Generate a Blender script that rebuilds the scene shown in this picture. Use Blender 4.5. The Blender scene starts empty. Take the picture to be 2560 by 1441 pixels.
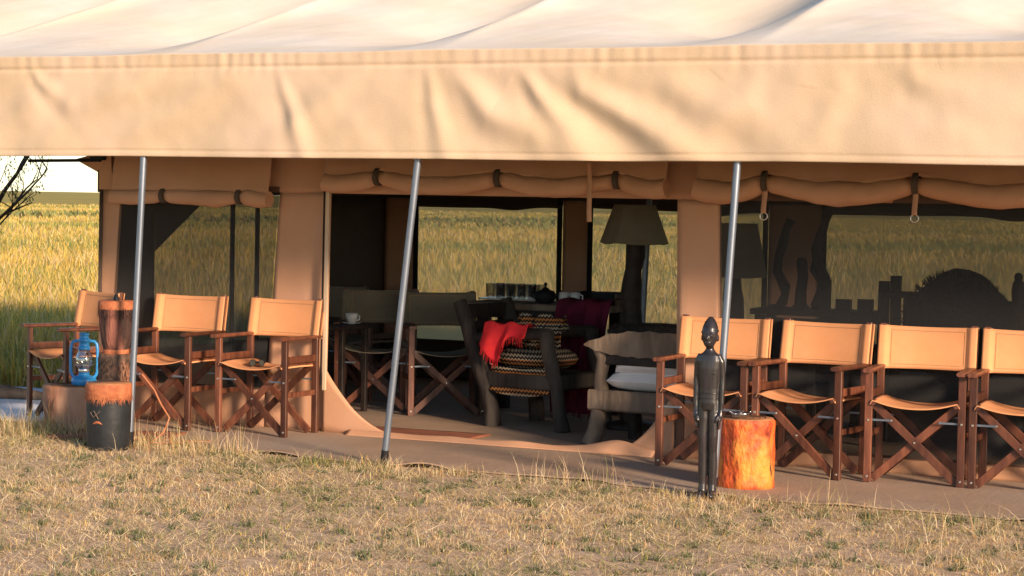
import bpy, math, random
import numpy as np
from mathutils import Vector, Matrix
random.seed(7); RNG = np.random.default_rng(11)
scene = bpy.context.scene
COL = scene.collection

# ------------------------------------------------------------------ camera
YAW, PITCH, ROLL = math.radians(25.3), math.radians(2.4105), math.radians(1.03)
CAM = Vector((5.992, -10.962, 1.6))
F0 = Vector((-math.sin(YAW), math.cos(YAW), 0)); R0 = Vector((math.cos(YAW), math.sin(YAW), 0)); U0 = Vector((0, 0, 1))
Fv = F0*math.cos(PITCH) - U0*math.sin(PITCH); Uv = U0*math.cos(PITCH) + F0*math.sin(PITCH)
Rr = R0*math.cos(ROLL) + Uv*math.sin(ROLL); Ur = Uv*math.cos(ROLL) - R0*math.sin(ROLL)
cd = bpy.data.cameras.new('camera'); cd.sensor_width = 36; cd.lens = 73.83; cd.clip_start = 0.1; cd.clip_end = 20000
cam = bpy.data.objects.new('camera', cd); COL.objects.link(cam)
m = Matrix.Identity(4)
for i in range(3):
    m[i][0], m[i][1], m[i][2], m[i][3] = Rr[i], Ur[i], -Fv[i], CAM[i]
cam.matrix_world = m
scene.camera = cam

# ------------------------------------------------------------------ light
SUN_AZ, SUN_EL = math.radians(60), math.radians(17)     # azimuth to the right of the tent front's normal
sun_from = Vector((math.sin(SUN_AZ)*math.cos(SUN_EL), -math.cos(SUN_AZ)*math.cos(SUN_EL), math.sin(SUN_EL)))
w = bpy.data.worlds.new('World'); scene.world = w; w.use_nodes = True
nt = w.node_tree; bg = nt.nodes['Background']
sky = nt.nodes.new('ShaderNodeTexSky'); sky.sky_type = 'NISHITA'; sky.sun_disc = False
sky.sun_elevation = SUN_EL
sky.sun_rotation = math.atan2(sun_from.x, sun_from.y)
sky.air_density = 1.0; sky.dust_density = 1.0; sky.altitude = 1500
nt.links.new(sky.outputs[0], bg.inputs[0]); bg.inputs[1].default_value = 0.115
sl = bpy.data.lights.new('sun', 'SUN'); sl.energy = 4.2; sl.angle = math.radians(9); sl.color = (1.0, 0.75, 0.54)
so = bpy.data.objects.new('sun', sl); COL.objects.link(so)
so.rotation_euler = sun_from.to_track_quat('Z', 'Y').to_euler(); so.location = (6, -8, 8)
vs = scene.view_settings; vs.view_transform = 'Standard'; vs.look = 'None'; vs.exposure = 0.85; vs.gamma = 1.0; vs.use_curve_mapping = False

# ------------------------------------------------------------------ materials
MATS = {}
def mat(name, c1, c2=None, scale=6.0, rough=0.8, bump=0.0, bscale=60.0, stretch=(1,1,1), spec=0.3, rand=0.0, metal=0.0,
        c3=None, s3=1.2, transl=0.0, lo=0.35, hi=0.65, weave=0.0, sheen=0.0):
    M = bpy.data.materials.new(name); M.use_nodes = True; N = M.node_tree.nodes; L = M.node_tree.links
    P = N['Principled BSDF']; out = N['Material Output']
    tc = N.new('ShaderNodeTexCoord'); mp = N.new('ShaderNodeMapping'); mp.inputs['Scale'].default_value = stretch
    L.new(tc.outputs['Object'], mp.inputs[0])
    c2 = c2 or tuple(x*0.75 for x in c1)
    nz = N.new('ShaderNodeTexNoise'); nz.inputs['Scale'].default_value = scale; nz.inputs['Detail'].default_value = 6; nz.inputs['Roughness'].default_value = 0.65
    L.new(mp.outputs[0], nz.inputs['Vector'])
    rp = N.new('ShaderNodeValToRGB'); e = rp.color_ramp.elements
    e[0].position = lo; e[0].color = (*c1, 1); e[1].position = hi; e[1].color = (*c2, 1)
    L.new(nz.outputs['Fac'], rp.inputs[0]); col = rp.outputs[0]
    if c3:
        n3 = N.new('ShaderNodeTexNoise'); n3.inputs['Scale'].default_value = s3; n3.inputs['Detail'].default_value = 4
        L.new(mp.outputs[0], n3.inputs['Vector'])
        r3 = N.new('ShaderNodeValToRGB'); r3.color_ramp.elements[0].position = 0.48; r3.color_ramp.elements[1].position = 0.62
        L.new(n3.outputs['Fac'], r3.inputs[0])
        mx = N.new('ShaderNodeMixRGB'); L.new(r3.outputs[0], mx.inputs[0]); L.new(col, mx.inputs[1]); mx.inputs[2].default_value = (*c3, 1); col = mx.outputs[0]
    if rand:
        oi = N.new('ShaderNodeObjectInfo'); mr = N.new('ShaderNodeMapRange'); mr.inputs[3].default_value = 1-rand; mr.inputs[4].default_value = 1+rand
        L.new(oi.outputs['Random'], mr.inputs[0])
        hs = N.new('ShaderNodeHueSaturation'); L.new(mr.outputs[0], hs.inputs['Value']); L.new(col, hs.inputs['Color']); col = hs.outputs[0]
    L.new(col, P.inputs['Base Color'])
    P.inputs['Roughness'].default_value = rough; P.inputs['Specular IOR Level'].default_value = spec; P.inputs['Metallic'].default_value = metal
    if bump:
        nb = N.new('ShaderNodeTexNoise'); nb.inputs['Scale'].default_value = bscale; nb.inputs['Detail'].default_value = 5
        L.new(mp.outputs[0], nb.inputs['Vector'])
        bp = N.new('ShaderNodeBump'); bp.inputs['Strength'].default_value = bump; bp.inputs['Distance'].default_value = 0.02
        L.new(nb.outputs['Fac'], bp.inputs['Height']); L.new(bp.outputs[0], P.inputs['Normal'])
    if transl:
        tr = N.new('ShaderNodeBsdfTranslucent'); L.new(col, tr.inputs[0])
        ms = N.new('ShaderNodeMixShader'); ms.inputs[0].default_value = transl
        L.new(P.outputs[0], ms.inputs[1]); L.new(tr.outputs[0], ms.inputs[2]); L.new(ms.outputs[0], out.inputs[0])
    MATS[name] = M; return M
def netting(name, colour, cover):
    M = bpy.data.materials.new(name); M.use_nodes = True; N = M.node_tree.nodes; L = M.node_tree.links
    for n in list(N):
        if n.type == 'BSDF_PRINCIPLED': N.remove(n)
    d1 = N.new('ShaderNodeBsdfDiffuse'); d1.inputs[0].default_value = (*colour, 1); d2 = N.new('ShaderNodeBsdfTranslucent'); d2.inputs[0].default_value = (*colour, 1); d = N.new('ShaderNodeMixShader'); d.inputs[0].default_value = .5; L.new(d1.outputs[0], d.inputs[1]); L.new(d2.outputs[0], d.inputs[2]); t = N.new('ShaderNodeBsdfTransparent')
    tc = N.new('ShaderNodeTexCoord'); nz = N.new('ShaderNodeTexNoise'); nz.inputs['Scale'].default_value = 3.0; nz.inputs['Detail'].default_value = 5
    L.new(tc.outputs['Object'], nz.inputs['Vector'])
    mr = N.new('ShaderNodeMapRange'); mr.inputs[1].default_value = 0.3; mr.inputs[2].default_value = 0.7; mr.inputs[3].default_value = cover-0.03; mr.inputs[4].default_value = cover+0.03
    L.new(nz.outputs['Fac'], mr.inputs[0])
    mx = N.new('ShaderNodeMixShader'); L.new(mr.outputs[0], mx.inputs[0]); L.new(t.outputs[0], mx.inputs[1]); L.new(d.outputs[0], mx.inputs[2])
    L.new(mx.outputs[0], N['Material Output'].inputs[0]); MATS[name] = M
def attr_mat(name, rough=0.8, transl=0.25, tint=(1,1,1)):
    M = bpy.data.materials.new(name); M.use_nodes = True; N = M.node_tree.nodes; L = M.node_tree.links; P = N['Principled BSDF']
    a = N.new('ShaderNodeAttribute'); a.attribute_name = 'Col'; L.new(a.outputs['Color'], P.inputs['Base Color'])
    P.inputs['Roughness'].default_value = rough; P.inputs['Specular IOR Level'].default_value = 0.2
    tr = N.new('ShaderNodeBsdfTranslucent'); L.new(a.outputs['Color'], tr.inputs[0]); ms = N.new('ShaderNodeMixShader'); ms.inputs[0].default_value = transl
    L.new(P.outputs[0], ms.inputs[1]); L.new(tr.outputs[0], ms.inputs[2]); L.new(ms.outputs[0], N['Material Output'].inputs[0]); MATS[name] = M

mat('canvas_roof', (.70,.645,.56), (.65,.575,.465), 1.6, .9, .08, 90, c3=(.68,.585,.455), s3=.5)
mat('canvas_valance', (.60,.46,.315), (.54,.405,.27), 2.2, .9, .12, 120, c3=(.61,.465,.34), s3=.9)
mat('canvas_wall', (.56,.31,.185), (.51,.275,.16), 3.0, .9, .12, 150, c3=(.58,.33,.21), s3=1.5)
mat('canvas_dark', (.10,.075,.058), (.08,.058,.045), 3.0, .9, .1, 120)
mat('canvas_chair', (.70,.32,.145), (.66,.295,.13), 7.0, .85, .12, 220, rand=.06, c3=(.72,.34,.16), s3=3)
mat('canvas_khaki', (.20,.17,.12), (.17,.145,.10), 7.0, .85, .12, 220)  # darker copy of the chair canvas, the tent's inner shade put into its colour
mat('stitching', (.45,.25,.13), None, 8, .9)
mat('chair_wood', (.15,.052,.026), (.06,.020,.012), 22.0, .42, .1, 60, stretch=(1,1,.18), rand=.45, spec=.5)
mat('steel', (.25,.29,.35), (.17,.20,.245), 9, .45, .03, 60, metal=.7, stretch=(1,1,.2))
mat('bolt', (.8,.78,.75), None, 8, .25, metal=.9)
mat('black_trim', (.012,.012,.014), None, 5, .7)
mat('groundsheet', (.42,.29,.20), (.35,.24,.165), 2.5, .85, .2, 40, c3=(.38,.29,.22), s3=.9)
mat('log_wood', (.62,.115,.028), (.17,.020,.012), 11.0, .5, .8, 40, stretch=(1,1,.55), c3=(.76,.27,.045), s3=6.5, lo=.40, hi=.66)
mat('log_dull', (.36,.175,.105), (.20,.085,.052), 7.0, .7, .6, 25, stretch=(1,1,.3), c3=(.46,.27,.18), s3=5)
mat('dark_log', (.060,.046,.037), (.022,.017,.015), 10, .75, .6, 30, stretch=(1,1,.25), c3=(.10,.08,.062), s3=4)
mat('log_end', (.42,.20,.09), (.30,.12,.05), 14, .8, .2, 40)
mat('ebony', (.034,.030,.033), (.014,.012,.012), 14, .27, .12, 40, spec=.6, stretch=(1,1,.3))
mat('grey_wood', (.27,.20,.145), (.11,.075,.052), 9, .8, .5, 30, stretch=(1,1,.25), c3=(.18,.13,.095), s3=3)
mat('dark_wood', (.035,.024,.019), (.014,.010,.009), 12, .6, .3, 40)
mat('shade_cloth', (.25,.215,.15), (.21,.18,.125), 6, .9, .1, 200, transl=.15)
mat('white_cloth', (.78,.72,.68), (.72,.66,.62), 4, .9, .1, 60)
mat('red_cloth', (.80,.035,.035), (.62,.02,.035), 9, .85, .2, 150)
mat('maroon_cloth', (.16,.012,.040), (.085,.007,.022), 7, .9, .3, 120)
mat('fur_dark', (.028,.021,.017), (.010,.008,.007), 20, .9, .5, 60)
mat('china', (.75,.74,.72), None, 6, .25, spec=.6)
mat('blue_enamel', (.03,.28,.62), (.02,.20,.50), 12, .35, .04, 60, spec=.6)
mat('drum_black', (.022,.026,.030), (.012,.014,.016), 6, .5, .15, 20)
mat('hide_orange', (.48,.17,.075), (.30,.09,.04), 16, .8, .3, 50)
mat('hide_dark', (.085,.045,.035), (.022,.015,.014), 16, .9, .8, 60, stretch=(1,1,.10), c3=(.26,.105,.075), s3=13)
mat('drum_wood', (.11,.065,.045), (.05,.032,.025), 9, .7, .4, 30, c3=(.26,.12,.07), s3=6)
mat('rug', (.33,.12,.065), (.25,.09,.05), 6, .95, .3, 60)
mat('plastic_sheet', (.86,.87,.90), (.74,.78,.84), 4, .6, .15, 20)
mat('bark', (.10,.065,.045), (.055,.038,.028), 14, .9, .5, 30)
mat('cord', (.45,.17,.08), None, 10, .8)
netting('netting_front', (.085,.085,.085), .62)
netting('netting_back', (.46,.40,.29), .66)
netting('netting_end', (.09,.09,.085), .62)
attr_mat('grass_blades', transl=.35); attr_mat('leaf_mix', .7, .3)
# patterned throw: zigzag bands
def pattern(name):
    M = mat(name, (.5,.38,.2), (.4,.3,.16), 10, .9, .2, 100); N = M.node_tree.nodes; L = M.node_tree.links; P = N['Principled BSDF']
    tc = N.new('ShaderNodeTexCoord'); sx = N.new('ShaderNodeSeparateXYZ'); L.new(tc.outputs['Object'], sx.inputs[0])
    def mth(op, a, b=None):
        n = N.new('ShaderNodeMath'); n.operation = op
        for i, x in enumerate((a, b)):
            if x is None: continue
            if isinstance(x, (int, float)): n.inputs[i].default_value = x
            else: L.new(x, n.inputs[i])
        return n.outputs[0]
    s = mth('ADD', sx.outputs[0], sx.outputs[1])
    zig = mth('MULTIPLY', mth('PINGPONG', mth('MULTIPLY', s, 34.0), .5), .9)
    v = mth('FRACT', mth('ADD', mth('MULTIPLY', sx.outputs[2], 34.0), zig))
    dark = mth('GREATER_THAN', v, .45)
    band = mth('GREATER_THAN', mth('FRACT', mth('MULTIPLY', sx.outputs[2], 9.0)), .62)
    a = N.new('ShaderNodeMixRGB'); L.new(band, a.inputs[0]); a.inputs[1].default_value = (.45,.36,.24,1); a.inputs[2].default_value = (.55,.20,.05,1)
    b = N.new('ShaderNodeMixRGB'); L.new(dark, b.inputs[0]); L.new(a.outputs[0], b.inputs[1]); b.inputs[2].default_value = (.022,.018,.015,1)
    L.new(b.outputs[0], P.inputs['Base Color'])
pattern('patterned_cloth')
def glass(name, tint=(1,1,1), rough=.02):
    M = bpy.data.materials.new(name); M.use_nodes = True; P = M.node_tree.nodes['Principled BSDF']
    P.inputs['Base Color'].default_value = (*tint, 1); P.inputs['Roughness'].default_value = rough
    P.inputs['Transmission Weight'].default_value = 1.0; P.inputs['IOR'].default_value = 1.3; MATS[name] = M
def thin_glass(name):
    M = bpy.data.materials.new(name); M.use_nodes = True; N = M.node_tree.nodes; L = M.node_tree.links; N.remove(N['Principled BSDF'])
    t_ = N.new('ShaderNodeBsdfTransparent'); t_.inputs[0].default_value = (.93,.95,.96,1); g_ = N.new('ShaderNodeBsdfGlossy'); g_.inputs['Roughness'].default_value = .12; f_ = N.new('ShaderNodeLayerWeight'); f_.inputs[0].default_value = .35
    mr = N.new('ShaderNodeMapRange'); mr.inputs[3].default_value = .18; mr.inputs[4].default_value = .85; L.new(f_.outputs['Facing'], mr.inputs[0]); x_ = N.new('ShaderNodeMixShader')
    L.new(mr.outputs[0], x_.inputs[0]); L.new(t_.outputs[0], x_.inputs[1]); L.new(g_.outputs[0], x_.inputs[2]); L.new(x_.outputs[0], N['Material Output'].inputs[0]); MATS[name] = M
thin_glass('glass')
def ground_mat():
    M = bpy.data.materials.new('savanna_ground'); M.use_nodes = True; N = M.node_tree.nodes; L = M.node_tree.links; P = N['Principled BSDF']
    tc = N.new('ShaderNodeTexCoord')
    def noise(sc, det, st=(1,1,1)):
        mp = N.new('ShaderNodeMapping'); mp.inputs['Scale'].default_value = st; L.new(tc.outputs['Object'], mp.inputs[0])
        n = N.new('ShaderNodeTexNoise'); n.inputs['Scale'].default_value = sc; n.inputs['Detail'].default_value = det; n.inputs['Roughness'].default_value = .7
        L.new(mp.outputs[0], n.inputs['Vector']); return n.outputs['Fac']
    def ramp(fac, stops):
        r = N.new('ShaderNodeValToRGB'); e = r.color_ramp.elements
        while len(e) < len(stops): e.new(.5)
        for el, (p, c) in zip(e, stops): el.position = p; el.color = (*c, 1)
        L.new(fac, r.inputs[0]); return r.outputs[0]
    def mix(f, a, b, t='MIX'):
        x = N.new('ShaderNodeMixRGB'); x.blend_type = t
        for i, v in enumerate((f, a, b)):
            if isinstance(v, (int, float)): x.inputs[i].default_value = v
            else: L.new(v, x.inputs[i])
        return x.outputs[0]
    fine = ramp(noise(14, 10), [(.3, (.30,.20,.13)), (.5, (.52,.37,.245)), (.7, (.66,.50,.34))])
    far = ramp(noise(.035, 8), [(.35, (.27,.28,.07)), (.5, (.52,.38,.10)), (.65, (.60,.43,.12))])
    far2 = ramp(noise(1.2, 8), [(.3, (.55,.6,.5)), (.7, (1,1,1))])
    farc = mix(1.0, far, far2, 'MULTIPLY')
    g = N.new('ShaderNodeNewGeometry'); ln = N.new('ShaderNodeVectorMath'); ln.operation = 'DISTANCE'; ln.inputs[1].default_value = (1.5, -2.5, 0)
    L.new(g.outputs['Position'], ln.inputs[0])
    mr = N.new('ShaderNodeMapRange'); mr.inputs[1].default_value = 5; mr.inputs[2].default_value = 11; L.new(ln.outputs['Value'], mr.inputs[0])
    L.new(mix(mr.outputs[0], fine, farc), P.inputs['Base Color']); P.inputs['Roughness'].default_value = .95; P.inputs['Specular IOR Level'].default_value = .1
    b = N.new('ShaderNodeBump'); b.inputs['Strength'].default_value = .6; b.inputs['Distance'].default_value = .03; L.new(noise(22, 8), b.inputs['Height']); L.new(b.outputs[0], P.inputs['Normal'])
    MATS['savanna_ground'] = M
ground_mat()

# ------------------------------------------------------------------ mesh helpers
class MB:
    def __init__(s): s.v = []; s.f = []; s.sm = []
    def add(s, V, Fc, smooth=False):
        o = len(s.v); s.v += [tuple(map(float, p)) for p in V]; s.f += [tuple(i+o for i in q) for q in Fc]; s.sm += [smooth]*len(Fc); return s
    def bar(s, p0, p1, w, d, side=None, ch=.12):
        p0, p1 = Vector(p0), Vector(p1); a = (p1-p0).normalized()
        side = Vector(side) if side else (Vector((1,0,0)) if abs(a.x) < .9 else Vector((0,1,0)))
        x = (side - a*side.dot(a)).normalized(); y = a.cross(x); c = ch*min(w, d)
        prof = [(-w/2+c,-d/2),(w/2-c,-d/2),(w/2,-d/2+c),(w/2,d/2-c),(w/2-c,d/2),(-w/2+c,d/2),(-w/2,d/2-c),(-w/2,-d/2+c)]
        V = [p0 + x*q[0] + y*q[1] for q in prof] + [p1 + x*q[0] + y*q[1] for q in prof]
        Fc = [(i, (i+1) % 8, 8+(i+1) % 8, 8+i) for i in range(8)] + [tuple(range(7,-1,-1)), tuple(range(8,16))]
        return s.add(V, Fc)
    def box(s, c, size, ch=.08):
        c = Vector(c); sx, sy, sz = size
        return s.bar(c - Vector((0,0,sz/2)), c + Vector((0,0,sz/2)), sx, sy, (1,0,0), ch)
    def tube(s, pts, rad, n=10, jit=0.0, squash=1.0, cap=True, seed=0):
        rnd = random.Random(seed); pts = [Vector(p) for p in pts]
        if not hasattr(rad, '__len__'): rad = [rad]*len(pts)
        V = []; prev = None
        for i, p in enumerate(pts):
            t = (pts[min(i+1, len(pts)-1)] - pts[max(i-1, 0)]).normalized()
            if prev is None: x = t.orthogonal().normalized() if abs(t.y) > .99 else (Vector((0,1,0)) - t*t.y).normalized()
            else: x = (prev - t*prev.dot(t)).normalized()
            prev = x; y = t.cross(x)
            for k in range(n):
                a = 2*math.pi*k/n; r = rad[i]*(1 + jit*rnd.uniform(-1, 1))
                V.append(p + x*(math.cos(a)*r*squash) + y*(math.sin(a)*r))
        Fc = [(i*n+k, i*n+(k+1) % n, (i+1)*n+(k+1) % n, (i+1)*n+k) for i in range(len(pts)-1) for k in range(n)]
        s.add(V, Fc, True)
        if cap: s.add(V[:n], [tuple(range(n-1,-1,-1))]); s.add(V[-n:], [tuple(range(n))])
        return s
    def lathe(s, prof, n=24, c=(0,0,0), jit=None, cap=True, sx=1.0, sy=1.0):
        V = []
        for r, z in prof:
            for k in range(n):
                a = 2*math.pi*k/n; rr = r*(1 + (jit(a, z) if jit else 0)); V.append((c[0]+rr*math.cos(a)*sx, c[1]+rr*math.sin(a)*sy, c[2]+z))
        m_ = len(prof)
        s.add(V, [(i*n+k, i*n+(k+1) % n, (i+1)*n+(k+1) % n, (i+1)*n+k) for i in range(m_-1) for k in range(n)], True)
        if cap: s.add(V[:n], [tuple(range(n-1,-1,-1))]); s.add(V[-n:], [tuple(range(n))])
        return s
    def sheet(s, fn, nu, nv, th=(0, .006, 0)):
        u, v = np.meshgrid(np.linspace(0,1,nu+1), np.linspace(0,1,nv+1), indexing='ij')
        x, y, z = [np.broadcast_to(q, u.shape) for q in fn(u, v)]
        A = np.stack([x, y, z], -1).reshape(-1, 3); k = nv+1
        Fc = [(i*k+j, (i+1)*k+j, (i+1)*k+j+1, i*k+j+1) for i in range(nu) for j in range(nv)]
        s.add(A, Fc, True)
        if th is not None:
            B = A + np.array(th); o = len(A)
            s.add(B, [q[::-1] for q in Fc], True)
            base = len(s.v) - 2*o
            rim = [(i, 0) for i in range(nu)] + [(nu, j) for j in range(nv)] + [(i, nv) for i in range(nu, 0, -1)] + [(0, j) for j in range(nv, 0, -1)]
            ids = [i*k+j for i, j in rim]
            for q in range(len(ids)):
                a, b = ids[q]+base, ids[(q+1) % len(ids)]+base
                s.f.append((b, a, a+o, b+o)); s.sm.append(False)
        return s
    def ball(s, c, r, n=14, mm=8, sc=(1,1,1), jit=None):
        pr = [(math.sin(math.pi*i/mm)*1 + 1e-4, -math.cos(math.pi*i/mm)) for i in range(mm+1)]
        V = []
        for q, z in pr:
            for k in range(n):
                a = 2*math.pi*k/n; j = 1 + (jit(a, z) if jit else 0)
                V.append((c[0]+q*math.cos(a)*r*sc[0]*j, c[1]+q*math.sin(a)*r*sc[1]*j, c[2]+z*r*sc[2]*j))
        return s.add(V, [(i*n+k, i*n+(k+1) % n, (i+1)*n+(k+1) % n, (i+1)*n+k) for i in range(mm) for k in range(n)], True)
    def prism(s, poly, axis_pt, d):
        # poly: list of 3-D points, d: extrusion vector
        n = len(poly); A = [Vector(p) for p in poly]; B = [p + Vector(d) for p in A]
        return s.add(A+B, [tuple(range(n-1,-1,-1)), tuple(range(n, 2*n))] + [(i, (i+1) % n, n+(i+1) % n, n+i) for i in range(n)])
    def build(s, name, material, parent=None, loc=None, rotz=0.0):
        me = bpy.data.meshes.new(name); me.from_pydata(s.v, [], s.f); me.polygons.foreach_set('use_smooth', s.sm); me.update()
        me.materials.append(MATS[material])
        o = bpy.data.objects.new(name, me); COL.objects.link(o)
        if parent is not None: o.parent = parent
        if loc is not None: o.location = loc
        if rotz: o.rotation_euler[2] = rotz
        return o
def tag(o, label=None, cat=None, group=None, kind=None):
    for k, v in (('label', label), ('category', cat), ('group', group), ('kind', kind)):
        if v: o[k] = v
    return o
def thing(name, loc, label, cat, group=None, rotz=0.0):
    o = bpy.data.objects.new(name, None); COL.objects.link(o); o.location = loc; o.rotation_euler[2] = rotz
    o.empty_display_size = .1
    return tag(o, label, cat, group)
def copy_tree(o, parent=None):
    c = o.copy(); COL.objects.link(c); c.parent = parent
    for ch in list(o.children): copy_tree(ch, c)
    return c
def wob(x, seed, fr, n=5):
    r = np.random.default_rng(seed); out = 0
    for i in range(n): out = out + np.sin(x*fr*r.uniform(.5, 2.0) + r.uniform(0, 6.28))*r.uniform(.4, 1)
    return out/n
def wob2(x, y, seed, fr, n=7):
    r = np.random.default_rng(seed); out = 0
    for i in range(n):
        a = r.uniform(0, 6.28); k = fr*r.uniform(.5, 2.0); out = out + np.sin((x*math.cos(a)+y*math.sin(a))*k + r.uniform(0, 6.28))*r.uniform(.4, 1)
    return out/n

# ------------------------------------------------------------------ setting
g = MB(); rings = [0, 6, 12, 20, 40, 80, 160, 320, 640, 1300, 2600, 5200, 9000]; ns = 48; V = [(0, 0, 0)]; Fc = []
for r in rings[1:]:
    for k in range(ns): V.append((r*math.cos(2*math.pi*k/ns), r*math.sin(2*math.pi*k/ns), 0))
Fc += [(0, 1+k, 1+(k+1) % ns) for k in range(ns)]
for i in range(len(rings)-2):
    for k in range(ns):
        a = 1+i*ns; b = a+ns; Fc.append((a+k, b+k, b+(k+1) % ns, a+(k+1) % ns))
g.add(V, Fc); tag(g.build('ground', 'savanna_ground'), 'dry savanna plain running to the horizon', 'ground', kind='structure')

# brown canvas groundsheet under the tent and its veranda
EX = np.array([-3.2, -2.6, -1.74, -.8, 0, .7, 1.37, 2.0, 2.62, 3.3, 3.81, 5.0, 6.4]); EY = np.array([.62, .42, .17, .06, -.03, .0, -.02, -.15, -.2, -.15, -.2, -.2, -.2])
def gs(u, v):
    x = -3.2 + 9.6*u; e = np.interp(x, EX, EY) + .02*wob(x, 3, 9.0); y = e + (5.5-e)*v**2.2
    lift = .014 + .045*np.clip(wob(x, 5, 6.0), 0, 1)*np.exp(-(y-e)/.12)
    z = lift + .006*np.clip(wob2(x, y, 9, 6.0), 0, 1)*np.clip((y-e)*4, 0, 1)
    return x, y, z
tag(MB().sheet(gs, 260, 60, (0, 0, -.008)).build('groundsheet', 'groundsheet'), 'brown canvas groundsheet spread under the tent and its veranda', 'groundsheet')

# ------------------------------------------------------------------ tent
tent = thing('safari_tent', (0, 0, 0), 'large tan canvas safari tent with pale roof and deep front valance', 'tent')
RK = np.array([-7.2, -5.3, -3.42, -1.55, .32, 2.27, 4.2, 6.1, 8.0])
XA, XB = -5.2, 6.7
def sag(x):
    i = np.clip(np.searchsorted(RK, x, side='right')-1, 0, len(RK)-2); t = (x-RK[i])/(RK[i+1]-RK[i])
    return np.abs(np.sin(np.pi*t))**.85*(1 - .35*np.sin(2*np.pi*t)*1.0)
def roof_fn(u, v, th=0):
    x = XA + (XB-XA)*u; y = -.1 + 6.95*v; half = 3.475
    rise = half - np.abs(y + .1 - half)
    z = 2.455 + .285*rise - sag(x)*np.clip(rise, 0, 1.6)*.15*np.clip(1.2-rise*.12, .4, 1)
    z = z + .010*wob2(x*1.0, y*.5, 21, 9.0)*np.clip(rise*2, 0, 1) + .004*wob2(x, y, 22, 26)*np.clip(rise*2, 0, 1)
    return x, y, z
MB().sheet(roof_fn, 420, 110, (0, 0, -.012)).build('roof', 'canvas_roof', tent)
def blocker_fn(u, v):  # added dark sheet under the roof, cuts bounce light on the front wall
    x, y, z = roof_fn(u, .004+.99*v); return x, y, z-.03
MB().sheet(blocker_fn, 210, 50, (0, 0, -.004)).build('bounce_blocker', 'canvas_dark', tent)
FOLDS = [([(-.83,2.38),(-1.11,2.26),(-1.49,2.08),(-1.95,1.95)], .06, .030), ([(.45,2.34),(.58,2.22),(.71,2.08),(.97,2.01),(1.14,1.90)], .05, .034),
         ([(.90,2.34),(1.01,2.19),(1.19,2.01),(1.26,1.92)], .035, .026), ([(1.21,2.34),(1.28,2.21),(1.48,2.11),(1.80,1.94)], .045, .036), ([(3.9,2.22),(3.41,2.03),(2.95,1.9)], .09, .03),
         ([(-.71,2.34),(-.67,2.22),(-.60,2.08),(-.54,1.89)], .03, .016), ([(.30,2.36),(.34,2.15),(.4,1.95)], .03, .014), ([(-1.58,2.38),(-1.76,2.25),(-2.1,2.16)], .06, .018),
         ([(2.74,2.33),(2.77,2.2),(2.64,2.0)], .05, .012), ([(2.32,2.34),(2.23,2.16),(1.95,1.97)], .06, .018), ([(-2.3,2.36),(-2.45,2.2),(-2.8,2.0)], .06, .02), ([(-.4,2.2),(-.62,2.0),(-.8,1.92)], .05, .015),
         ([(-2.55,2.38),(-2.5,2.30),(-2.4,2.24)], .025, .014), ([(-1.0,2.36),(-1.3,2.30),(-1.7,2.24)], .05, .02), ([(-.1,2.36),(-.35,2.2),(-.5,2.05)], .05, .014), ([(1.75,2.36),(1.85,2.22),(2.1,2.1)], .06, .018), ([(2.9,2.36),(2.5,2.2),(2.2,2.12)], .07, .016), ([(3.1,2.36),(3.2,2.25),(3.4,2.2)], .04, .014)]
def val_fn(u, v):
    x = XA + (XB-XA)*u; z0 = 2.462 - .018*sag(x)*.3; z1 = 1.832 + .010*wob(x, 31, 1.6) - .006
    z = z0 + (z1-z0)*v; d = 0*x
    for pl, wd, dp in FOLDS:
        pl = pl + [(pl[-1][0]+1.2*(pl[-1][0]-pl[-2][0]), pl[-1][1]+1.2*(pl[-1][1]-pl[-2][1]))]; best = np.full(x.shape, 9.0); along = np.zeros(x.shape); tot = 0; segs = []
        for a, b in zip(pl[:-1], pl[1:]):
            L = math.dist(a, b); segs.append((a, b, L, tot)); tot += L
        for a, b, L, t0 in segs:
            tx, tz = (b[0]-a[0])/L, (b[1]-a[1])/L; q = np.clip((x-a[0])*tx + (z-a[1])*tz, 0, L)
            dd = np.hypot(x-a[0]-q*tx, z-a[1]-q*tz); sg = np.sign((x-a[0])*tz - (z-a[1])*tx); m_ = dd < np.abs(best)
            best = np.where(m_, dd*np.where(sg == 0, 1, sg), best); along = np.where(m_, (t0+q)/tot, along)
        ww = wd*(.95 + 1.5*along)
        d = d - dp*np.exp(-(best/ww)**2)*np.clip(along*2.6+.05, 0, 1)*(1.0-.45*along) + .4*dp*np.exp(-((np.abs(best)-1.9*ww)/ww)**2)*(1-.5*along)*np.clip(along*2.6+.05, 0, 1)
    hem = np.exp(-((z-2.375)/.012)**2)*.009
    puck = .013*wob(x, 35, 42, 9)*np.clip((z-2.30)/.12, 0, 1) * (.4+.6*np.abs(wob(x, 36, 2.2)))
    cr = (.016*wob2(x*1.0, z*.8, 37, 6, 9) + .010*wob2(x*1.2+z*.9, z*.5, 33, 13, 9))*np.clip((2.46-z)*6, 0, 1) + .003*wob2(x, z, 38, 34, 9)*np.clip((2.46-z)*6, 0, 1)
    bot = -.03*wob(x, 39, 3.0)*np.clip((2.3-z)/.45, 0, 1)**2
    low = .006*np.exp(-((z-z1-.035)/.006)**2)
    y = -.112 + d + hem + puck + cr + bot + low
    return x, y, z
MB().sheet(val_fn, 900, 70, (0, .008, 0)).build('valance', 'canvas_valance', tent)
MB().sheet(lambda u, v: (XA + (XB-XA)*u, 6.87 + .02*wob(u*30, 4, 1.0), 2.45 - .5*v), 60, 8, (0, .008, 0)).build('rear_valance', 'canvas_valance', tent)

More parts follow.
